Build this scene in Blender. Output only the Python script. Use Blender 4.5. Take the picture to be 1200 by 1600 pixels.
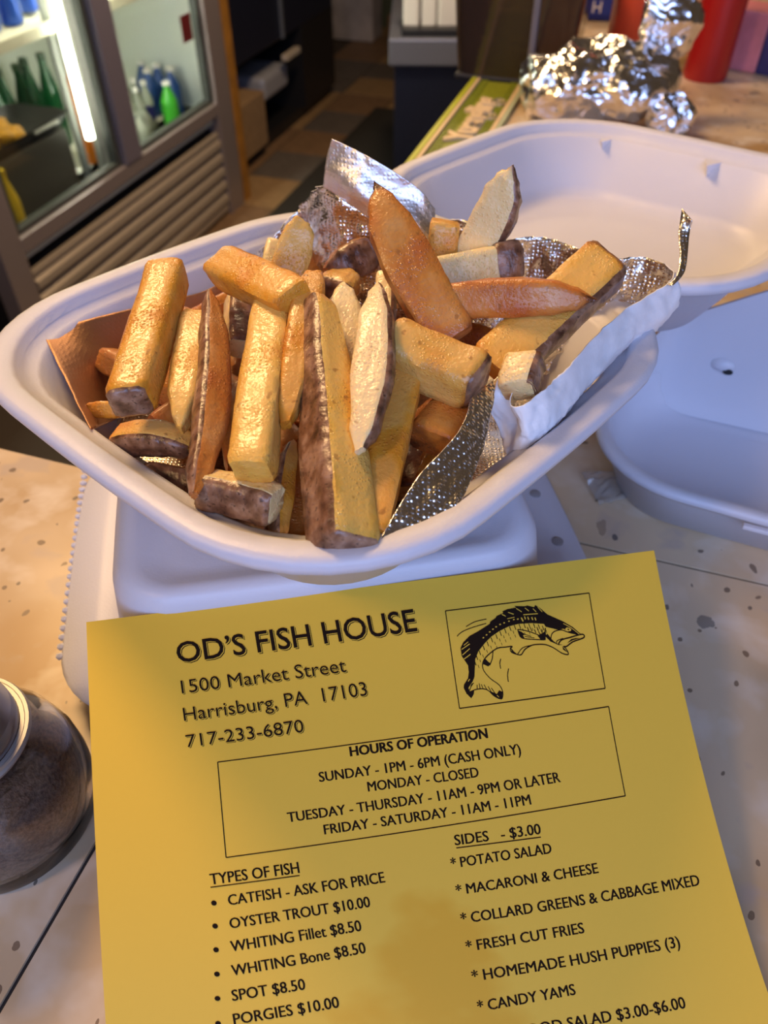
import bpy, bmesh, math, random
from mathutils import Vector, Matrix, noise, Euler

for o in list(bpy.data.objects): bpy.data.objects.remove(o)
SC = bpy.context.scene
COL = SC.collection
PI = math.pi
rnd = random.Random(7)

# ------------------------------------------------------------------ camera, light, exposure
cam = bpy.data.cameras.new('camera'); cam_o = bpy.data.objects.new('camera', cam); COL.objects.link(cam_o)
cam.sensor_fit = 'VERTICAL'; cam.sensor_height = 36; cam.lens = 27
cam_o.location = (0, 0, .30); cam_o.rotation_euler = (math.radians(45), 0, 0)
cam.clip_start = .01; cam.clip_end = 50
cam.dof.use_dof = True; cam.dof.focus_distance = .262; cam.dof.aperture_fstop = 13
SC.camera = cam_o
SC.view_settings.view_transform = 'Standard'; SC.view_settings.look = 'None'
SC.view_settings.gamma = 1; SC.view_settings.use_curve_mapping = False
SC.view_settings.exposure = 0.0

W = bpy.data.worlds.new('room_ambient'); SC.world = W; W.use_nodes = True
W.node_tree.nodes['Background'].inputs[0].default_value = (1, .66, .38, 1)
W.node_tree.nodes['Background'].inputs[1].default_value = .055

def area(name, loc, target, sx, sy, power, col, spread=180):
    l = bpy.data.lights.new(name, 'AREA'); l.shape = 'RECTANGLE'; l.size = sx; l.size_y = sy; l.energy = power; l.color = col
    l.spread = math.radians(spread)
    o = bpy.data.objects.new(name, l); COL.objects.link(o); o.location = loc
    o.rotation_euler = (Vector(target) - Vector(loc)).to_track_quat('-Z', 'Y').to_euler()
    return o
area('pendant_lamp', (-.50, .95, 1.10), (0, .25, .1), .30, .30, 16, (1, .62, .28))
area('shop_window', (.25, -1.35, .95), (.05, .35, .05), 1.9, 1.1, 36, (.40, .55, 1))
area('far_counter_lamp', (-.15, 1.9, 1.35), (.2, 1.0, 0), .3, .3, 5, (1, .72, .42))
area('table_lamp', (-.80, -.35, 1.15), (.05, .15, .03), .18, .18, 4.8, (1, .62, .28))
area('back_bar_lamp', tuple((-.6*.951+2.3*.308, .6*.308+2.3*.951, 1.1)), (-.75, 2.9, -.9), .3, .3, 23, (1, .70, .42))

# ------------------------------------------------------------------ materials
def nt(name):
    m = bpy.data.materials.new(name); m.use_nodes = True
    return m, m.node_tree.nodes, m.node_tree.links, m.node_tree.nodes['Principled BSDF']
def mat(name, col, rough=.5, metal=0, bump=0, scale=60, spec=.5, coat=0, trans=0, emit=0, vary=0, sss=0):
    m, N, L, P = nt(name)
    P.inputs['Base Color'].default_value = (*col, 1); P.inputs['Roughness'].default_value = rough; P.inputs['Metallic'].default_value = metal
    P.inputs['Specular IOR Level'].default_value = spec; P.inputs['Coat Weight'].default_value = coat; P.inputs['Transmission Weight'].default_value = trans
    if sss:
        P.inputs['Subsurface Weight'].default_value = sss; P.inputs['Subsurface Radius'].default_value = (.006, .004, .003); P.inputs['Subsurface Scale'].default_value = 1
    if emit: P.inputs['Emission Color'].default_value = (*col, 1); P.inputs['Emission Strength'].default_value = emit
    tc = N.new('ShaderNodeTexCoord'); nz = N.new('ShaderNodeTexNoise'); nz.inputs['Scale'].default_value = scale; nz.inputs['Detail'].default_value = 4
    L.new(tc.outputs['Object'], nz.inputs['Vector'])
    if bump:
        b = N.new('ShaderNodeBump'); b.inputs['Strength'].default_value = bump; b.inputs['Distance'].default_value = .002
        L.new(nz.outputs[0], b.inputs['Height']); L.new(b.outputs[0], P.inputs['Normal'])
    if vary:
        r = N.new('ShaderNodeValToRGB'); r.color_ramp.elements[0].position = .3; r.color_ramp.elements[1].position = .7
        r.color_ramp.elements[0].color = (*[c*(1-vary) for c in col], 1); r.color_ramp.elements[1].color = (*[min(1, c*(1+vary)) for c in col], 1)
        L.new(nz.outputs[0], r.inputs[0]); L.new(r.outputs[0], P.inputs['Base Color'])
    return m
def math_node(N, L, op, a, b=None, c=None):
    n = N.new('ShaderNodeMath'); n.operation = op
    for i, v in enumerate((a, b, c)):
        if v is None: continue
        if isinstance(v, (int, float)): n.inputs[i].default_value = v
        else: L.new(v, n.inputs[i])
    return n.outputs[0]
def mixc(N, L, f, a, b):
    n = N.new('ShaderNodeMix'); n.data_type = 'RGBA'
    for s, v in ((n.inputs[0], f), (n.inputs[6], a), (n.inputs[7], b)):
        if isinstance(v, (int, float)): s.default_value = v
        elif isinstance(v, tuple): s.default_value = (*v, 1)
        else: L.new(v, s)
    return n.outputs[2]
def tex(N, L, kind, scale, vec, **kw):
    n = N.new('ShaderNodeTex' + kind); n.inputs['Scale'].default_value = scale; L.new(vec, n.inputs['Vector'])
    for k, v in kw.items():
        if k in ('feature', 'distance', 'normalize'): setattr(n, k, v)
        else: n.inputs[k].default_value = v
    return n
def ramp(N, L, fac, stops):
    r = N.new('ShaderNodeValToRGB'); e = r.color_ramp.elements
    while len(e) < len(stops): e.new(.5)
    for i, (p, c) in enumerate(stops): e[i].position = p; e[i].color = (*c, 1) if len(c) == 3 else c
    L.new(fac, r.inputs[0]); return r.outputs[0]

def foam_mat():
    m, N, L, P = nt('foam')
    P.inputs['Base Color'].default_value = (.60, .60, .67, 1); P.inputs['Roughness'].default_value = .42; P.inputs['Specular IOR Level'].default_value = .45
    P.inputs['Subsurface Weight'].default_value = .25; P.inputs['Subsurface Radius'].default_value = (.008, .007, .007); P.inputs['Subsurface Scale'].default_value = .6
    tc = N.new('ShaderNodeTexCoord'); v = tex(N, L, 'Voronoi', 900, tc.outputs['Object']); nz = tex(N, L, 'Noise', 60, tc.outputs['Object'], Detail=2)
    h = math_node(N, L, 'ADD', math_node(N, L, 'MULTIPLY', v.outputs['Distance'], .12), math_node(N, L, 'MULTIPLY', nz.outputs[0], .8))
    b = N.new('ShaderNodeBump'); b.inputs['Strength'].default_value = .22; b.inputs['Distance'].default_value = .0015
    L.new(h, b.inputs['Height']); L.new(b.outputs[0], P.inputs['Normal'])
    return m
FOAM = foam_mat()

def terrazzo_mat():
    m, N, L, P = nt('terrazzo')
    tc = N.new('ShaderNodeTexCoord'); O = tc.outputs['Object']
    wrp = tex(N, L, 'Noise', 18, O, Detail=3); vm = N.new('ShaderNodeVectorMath'); vm.operation = 'MULTIPLY_ADD'
    L.new(wrp.outputs['Color'], vm.inputs[0]); vm.inputs[1].default_value = (.03, .03, .0); L.new(O, vm.inputs[2]); V = vm.outputs[0]
    big = tex(N, L, 'Noise', 9, V, Detail=3); mid = tex(N, L, 'Noise', 38, V, Detail=3); fin = tex(N, L, 'Noise', 130, O, Detail=3)
    c = ramp(N, L, big.outputs[0], [(.30, (.40, .25, .11)), (.44, (.50, .37, .23)), (.55, (.60, .46, .30)), (.72, (.56, .43, .30))])
    c = mixc(N, L, ramp(N, L, mid.outputs[0], [(.52, (0, 0, 0)), (.74, (.75, .75, .75))]), c, (.70, .62, .52))
    c = mixc(N, L, ramp(N, L, mid.outputs[0], [(.30, (.6, .6, .6)), (.40, (0, 0, 0))]), c, (.42, .34, .29))
    def chips(scale, keep, r0, r1, stretch):
        mp = N.new('ShaderNodeMapping'); L.new(V, mp.inputs[0]); mp.inputs['Scale'].default_value = stretch; mp.inputs['Rotation'].default_value = (0, 0, scale)
        vo = tex(N, L, 'Voronoi', scale, mp.outputs[0]); vo.voronoi_dimensions = '2D'
        s = N.new('ShaderNodeSeparateColor'); L.new(vo.outputs['Color'], s.inputs[0])
        on = math_node(N, L, 'LESS_THAN', s.outputs[0], keep)
        rad = math_node(N, L, 'MULTIPLY_ADD', s.outputs[1], r1-r0, r0)
        d = math_node(N, L, 'ADD', vo.outputs['Distance'], math_node(N, L, 'MULTIPLY', math_node(N, L, 'SUBTRACT', fin.outputs[0], .5), .45))
        ins = math_node(N, L, 'LESS_THAN', d, rad)
        return math_node(N, L, 'MULTIPLY', on, ins), s.outputs[2]
    f, k = chips(58, .13, .06, .26, (1, .6, 1))
    c = mixc(N, L, math_node(N, L, 'MULTIPLY', f, .62), c, ramp(N, L, k, [(0, (.16, .12, .09)), (.4, (.25, .17, .11)), (.75, (.30, .24, .20)), (.9, (.06, .055, .06))]))
    f, k = chips(150, .15, .06, .26, (1, .8, 1))
    c = mixc(N, L, math_node(N, L, 'MULTIPLY', f, .8), c, ramp(N, L, k, [(0, (.07, .05, .04)), (.5, (.16, .10, .06)), (1, (.05, .05, .06))]))
    L.new(c, P.inputs['Base Color']); P.inputs['Roughness'].default_value = .3; P.inputs['Specular IOR Level'].default_value = .4
    return m
TERRAZZO = terrazzo_mat()

def fry_mat():
    m, N, L, P = nt('fry_flesh')
    tc = N.new('ShaderNodeTexCoord'); O = tc.outputs['Object']
    oi = N.new('ShaderNodeObjectInfo'); at_ = N.new('ShaderNodeAttribute'); at_.attribute_name = 'toast'
    n1 = tex(N, L, 'Noise', 110, O, Detail=4); n2 = tex(N, L, 'Noise', 560, O, Detail=2)
    n0 = tex(N, L, 'Noise', 48, O, Detail=3)
    t = math_node(N, L, 'ADD', at_.outputs['Fac'], math_node(N, L, 'MULTIPLY', math_node(N, L, 'SUBTRACT', n0.outputs[0], .5), 2.2))
    t = math_node(N, L, 'ADD', t, math_node(N, L, 'MULTIPLY', math_node(N, L, 'SUBTRACT', n1.outputs[0], .5), 1.1))
    dark = N.new('ShaderNodeVectorMath'); dark.operation = 'MULTIPLY'; L.new(oi.outputs['Color'], dark.inputs[0]); dark.inputs[1].default_value = (.74, .43, .20)
    lite = mixc(N, L, .16, oi.outputs['Color'], (.86, .66, .30))
    c = mixc(N, L, ramp(N, L, t, [(-.0, (0, 0, 0)), (.30, (1, 1, 1))]), lite, oi.outputs['Color'])
    c = mixc(N, L, ramp(N, L, t, [(.28, (0, 0, 0)), (.95, (.9, .9, .9))]), c, dark.outputs[0])
    c = mixc(N, L, ramp(N, L, math_node(N, L, 'MULTIPLY', math_node(N, L, 'ADD', at_.outputs['Fac'], math_node(N, L, 'MULTIPLY', n1.outputs[0], .7)), .6), [(.62, (0, 0, 0)), (.80, (1, 1, 1))]), c, (.10, .030, .008))
    sp = tex(N, L, 'Noise', 330, O, Detail=1)
    c = mixc(N, L, ramp(N, L, sp.outputs[0], [(.68, (0, 0, 0)), (.75, (.55, .55, .55))]), c, (.24, .085, .018))
    L.new(c, P.inputs['Base Color'])
    L.new(ramp(N, L, n1.outputs[0], [(.35, (.34,)*3), (.65, (.55,)*3)]), P.inputs['Roughness'])
    P.inputs['Coat Weight'].default_value = .24; P.inputs['Coat Roughness'].default_value = .11; P.inputs['Specular IOR Level'].default_value = .55
    P.inputs['Subsurface Weight'].default_value = .22; P.inputs['Subsurface Radius'].default_value = (.004, .0018, .0006); P.inputs['Subsurface Scale'].default_value = .8
    v = tex(N, L, 'Voronoi', 900, O); v2 = tex(N, L, 'Noise', 75, O, Detail=2)
    drop = math_node(N, L, 'MULTIPLY', ramp(N, L, v.outputs['Distance'], [(.05, (1, 1, 1)), (.42, (0, 0, 0))]), ramp(N, L, v2.outputs[0], [(.44, (.15,)*3), (.56, (1, 1, 1))]))
    h = math_node(N, L, 'ADD', math_node(N, L, 'MULTIPLY', n2.outputs[0], .75), math_node(N, L, 'MULTIPLY', drop, .55))
    b = N.new('ShaderNodeBump'); b.inputs['Strength'].default_value = .52; b.inputs['Distance'].default_value = .0009
    L.new(h, b.inputs['Height']); L.new(b.outputs[0], P.inputs['Normal']); L.new(b.outputs[0], P.inputs['Coat Normal'])
    return m
FRY = fry_mat()
def peel_mat():
    m, N, L, P = nt('potato_peel')
    tc = N.new('ShaderNodeTexCoord'); O = tc.outputs['Object']
    n1 = tex(N, L, 'Noise', 190, O, Detail=5); n2 = tex(N, L, 'Noise', 700, O, Detail=2)
    mp = N.new('ShaderNodeMapping'); L.new(O, mp.inputs[0]); mp.inputs['Scale'].default_value = (150, 150, 260)
    n3 = tex(N, L, 'Noise', 1, mp.outputs[0], Detail=3)
    c = ramp(N, L, n1.outputs[0], [(.30, (.060, .022, .010)), (.48, (.20, .090, .045)), (.66, (.36, .20, .12))])
    c = mixc(N, L, ramp(N, L, n2.outputs[0], [(.62, (0, 0, 0)), (.70, (.8, .8, .8))]), c, (.05, .018, .008))
    L.new(c, P.inputs['Base Color']); P.inputs['Roughness'].default_value = .34; P.inputs['Coat Weight'].default_value = .2; P.inputs['Coat Roughness'].default_value = .25
    h = math_node(N, L, 'ADD', math_node(N, L, 'MULTIPLY', n1.outputs[0], .9), math_node(N, L, 'MULTIPLY', n3.outputs[0], .7))
    b = N.new('ShaderNodeBump'); b.inputs['Strength'].default_value = .6; b.inputs['Distance'].default_value = .0014
    L.new(h, b.inputs['Height']); L.new(b.outputs[0], P.inputs['Normal']); L.new(b.outputs[0], P.inputs['Coat Normal'])
    return m
PEEL = peel_mat()
def foil_mat(name, emboss, rough=.2, col=(.93, .92, .90), fine=.9):
    m, N, L, P = nt(name)
    tc = N.new('ShaderNodeTexCoord'); O = tc.outputs['Object']
    P.inputs['Base Color'].default_value = (*col, 1); P.inputs['Metallic'].default_value = 1; P.inputs['Roughness'].default_value = rough
    v = tex(N, L, 'Voronoi', 620, O, Randomness=.25); n = tex(N, L, 'Noise', 90, O, Detail=4)
    dots = ramp(N, L, v.outputs['Distance'], [(.15, (1, 1, 1)), (.5, (0, 0, 0))])
    h = math_node(N, L, 'ADD', math_node(N, L, 'MULTIPLY', dots, emboss), math_node(N, L, 'MULTIPLY', n.outputs[0], fine))
    b = N.new('ShaderNodeBump'); b.inputs['Strength'].default_value = .5; b.inputs['Distance'].default_value = .0012
    L.new(h, b.inputs['Height']); L.new(b.outputs[0], P.inputs['Normal'])
    return m
FOILM = foil_mat('foil_embossed', .4, .27, (.90, .84, .76), .6)
FOILB = foil_mat('foil_bright', .16, .46, (.97, .97, .98), .25)
PAPER_BACK = mat('white_paper_backing', (.84, .84, .87), .5, bump=.35, scale=70, sss=.1)

def menu_mat():
    m, N, L, P = nt('yellow_paper')
    tc = N.new('ShaderNodeTexCoord'); uv = N.new('ShaderNodeUVMap')
    n = tex(N, L, 'Noise', 5, uv.outputs[0], Detail=3); f = tex(N, L, 'Noise', 500, tc.outputs['Object'], Detail=2)
    c = mixc(N, L, math_node(N, L, 'MULTIPLY', f.outputs[0], .12), (.76, .48, .050), (.62, .385, .040))
    # one grease stain low in the middle of the page
    s = N.new('ShaderNodeVectorMath'); s.operation = 'DISTANCE'; L.new(uv.outputs[0], s.inputs[0]); s.inputs[1].default_value = (.50, .93, 0)
    st = math_node(N, L, 'ADD', s.outputs['Value'], math_node(N, L, 'MULTIPLY', math_node(N, L, 'SUBTRACT', n.outputs[0], .5), .45))
    c = mixc(N, L, ramp(N, L, st, [(.10, (.75, .75, .75)), (.16, (0, 0, 0))]), c, (.68, .36, .018))
    L.new(c, P.inputs['Base Color']); P.inputs['Roughness'].default_value = .62; P.inputs['Specular IOR Level'].default_value = .25
    return m
INK = mat('black_ink', (.016, .009, .006), .8, spec=.05)
MENU = menu_mat()
INK_GAP = MENU

STEEL = mat('brushed_steel', (.62, .60, .57), .28, 1, bump=.05)
DARKSTEEL = mat('dark_steel', (.20, .20, .22), .4, .6)
BLACK = mat('black_plastic', (.012, .012, .014), .45)
NAVY = mat('navy_enamel', (.010, .013, .030), .35)
RUBBER = mat('black_rubber', (.020, .017, .014), .8, bump=.4, scale=150)

# ------------------------------------------------------------------ builders
def link(name, me, m, parent=None, smooth=True):
    if m is not None and not me.materials: me.materials.append(m)
    if smooth:
        for p in me.polygons: p.use_smooth = True
    o = bpy.data.objects.new(name, me); COL.objects.link(o)
    if parent is not None: o.parent = parent
    return o
def from_py(name, v, f, m, parent=None, smooth=True, fix=True, auto=None):
    me = bpy.data.meshes.new(name); me.from_pydata([tuple(p) for p in v], [], f); me.update()
    if fix:
        bm = bmesh.new(); bm.from_mesh(me); bmesh.ops.recalc_face_normals(bm, faces=bm.faces); bm.to_mesh(me); bm.free()
    o = link(name, me, m, parent, smooth)
    if auto: sharp(o, auto)
    return o
def from_bm(name, bm, m, parent=None, smooth=False):
    me = bpy.data.meshes.new(name); bmesh.ops.recalc_face_normals(bm, faces=bm.faces); bm.to_mesh(me); bm.free()
    return link(name, me, m, parent, smooth)
def sharp(o, deg):
    bm = bmesh.new(); bm.from_mesh(o.data)
    for e in bm.edges:
        if len(e.link_faces) == 2 and e.calc_face_angle(0) > math.radians(deg): e.smooth = False
    bm.to_mesh(o.data); bm.free()
def bbox(bm, x0, x1, y0, y1, z0, z1, bev=0):
    r = bmesh.ops.create_cube(bm, size=1)
    for v in r['verts']:
        v.co = ((x0+x1)/2 + v.co.x*(x1-x0), (y0+y1)/2 + v.co.y*(y1-y0), (z0+z1)/2 + v.co.z*(z1-z0))
    if bev:
        es = list({e for v in r['verts'] for e in v.link_edges})
        bmesh.ops.bevel(bm, geom=es, offset=bev, segments=2, affect='EDGES', profile=.5)
def box(name, x0, x1, y0, y1, z0, z1, m, parent=None, bev=.0):
    bm = bmesh.new(); bbox(bm, x0, x1, y0, y1, z0, z1, bev); return from_bm(name, bm, m, parent)
def lathe(name, prof, m, parent=None, seg=32, loc=(0, 0, 0), cap=True):
    v, f = [], []
    for r, z in prof:
        for i in range(seg):
            a = 2*PI*i/seg; v.append((loc[0]+r*math.cos(a), loc[1]+r*math.sin(a), loc[2]+z))
    for k in range(len(prof)-1):
        for i in range(seg):
            j = (i+1) % seg; f.append((k*seg+i, k*seg+j, (k+1)*seg+j, (k+1)*seg+i))
    if cap: f.append(tuple(range(seg))); f.append(tuple(range((len(prof)-1)*seg, len(prof)*seg)))
    return from_py(name, v, f, m, parent, True, True, 40)
def empty(name, loc, rz=0):
    o = bpy.data.objects.new(name, None); COL.objects.link(o); o.location = loc; o.rotation_euler = (0, 0, rz); o.empty_display_size = .02
    return o
def tag(o, label=None, cat=None, group=None, kind=None):
    if label: o['label'] = label
    if cat: o['category'] = cat
    if group: o['group'] = group
    if kind: o['kind'] = kind
    return o
def dup(o, loc, rz=None):
    c = o.copy(); COL.objects.link(c); c.location = loc
    if rz is not None: c.rotation_euler = (0, 0, rz)
    for ch in list(o.children):
        d = ch.copy(); COL.objects.link(d); d.parent = c
    return c

SHEET = {"T":[[-0.1074,0.1678,0.076],[0.1061,0.2027,0.076]],"M":[[-0.093,0.1046,0.056],[0.1155,0.1235,0.036]],"B":[[-0.083,0.054,0.03],[0.1291,0.0592,0.004]]}
TXT = [["OD\u2019S FISH HOUSE",[0.1434,0.1326],[0.5486,0.1148],[0.1415,0.0795],"shadow_bold"],["1500 Market Street",[0.1463,0.2093],[0.4178,0.1923],[0.1451,0.1754],"shadow"],["Harrisburg, PA  17103",[0.1462,0.2762],[0.4472,0.25],[0.145,0.2428],"shadow"],["717-233-6870",[0.1468,0.3402],[0.3349,0.323],[0.1458,0.3087],"shadow"],["HOURS OF OPERATION",[0.4035,0.3851],[0.6365,0.3633],[0.4037,0.3626],"bold"],["SUNDAY - 1PM - 6PM (CASH ONLY)",[0.3485,0.4395],[0.6881,0.4024],[0.3484,0.4162],""],["MONDAY - CLOSED",[0.4239,0.467],[0.6092,0.4472],[0.4242,0.444],""],["TUESDAY - THURSDAY - 11AM - 9PM OR LATER",[0.2909,0.5282],[0.7457,0.4674],[0.2906,0.5048],""],["FRIDAY - SATURDAY - 11AM - 11PM",[0.345,0.5595],[0.6876,0.5125],[0.3449,0.5363],""],["SIDES   - $3.00",[0.5491,0.5951],[0.6936,0.577],[0.5499,0.5712],""],["TYPES OF FISH",[0.1636,0.6665],[0.2985,0.6453],[0.163,0.6396],""],["CATFISH - ASK FOR PRICE",[0.1872,0.7159],[0.428,0.6727],[0.1865,0.6905],""],["OYSTER TROUT $10.00",[0.1859,0.7707],[0.3993,0.7273],[0.1851,0.7453],""],["WHITING Fillet $8.50",[0.1838,0.8253],[0.3803,0.7816],[0.183,0.799],""],["WHITING Bone $8.50",[0.1816,0.8828],[0.3816,0.8328],[0.1806,0.8563],""],["SPOT $8.50",[0.1781,0.9436],[0.2845,0.9169],[0.1773,0.916],""],["PORGIES $10.00",[0.1766,1.0016],[0.33,0.9601],[0.1758,0.9736],""],["* POTATO SALAD",[0.5362,0.6459],[0.7047,0.6194],[0.5368,0.6226],""],["* MACARONI & CHEESE",[0.5363,0.706],[0.7748,0.6654],[0.5368,0.6827],""],["* COLLARD GREENS & CABBAGE MIXED",[0.5355,0.7702],[0.9412,0.6975],[0.536,0.746],""],["* FRESH CUT FRIES",[0.535,0.8331],[0.7278,0.7953],[0.5356,0.8087],""],["* HOMEMADE HUSH PUPPIES (3)",[0.5349,0.9015],[0.8786,0.8293],[0.5355,0.8761],""],["* CANDY YAMS",[0.5342,0.9716],[0.6899,0.9327],[0.5347,0.9459],""],["* SEAFOOD SALAD $3.00-$6.00",[0.5341,1.0438],[0.8583,0.964],[0.5348,1.0169],""]]
RULES = [[[0.5506,0.6009],[0.6925,0.5839]],[[0.1632,0.6725],[0.2984,0.6512]],[[0.1924,0.3798],[0.8583,0.3139],[0.852,0.5034],[0.1907,0.604],[0.1924,0.3798]],[[0.6026,0.0766],[0.8647,0.0725],[0.859,0.2753],[0.598,0.2948],[0.6026,0.0766]]]
BULLETS = [[0.166,0.7096],[0.1645,0.764],[0.1624,0.8202],[0.1602,0.8784],[0.1574,0.9372],[0.1546,0.9984]]
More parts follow.
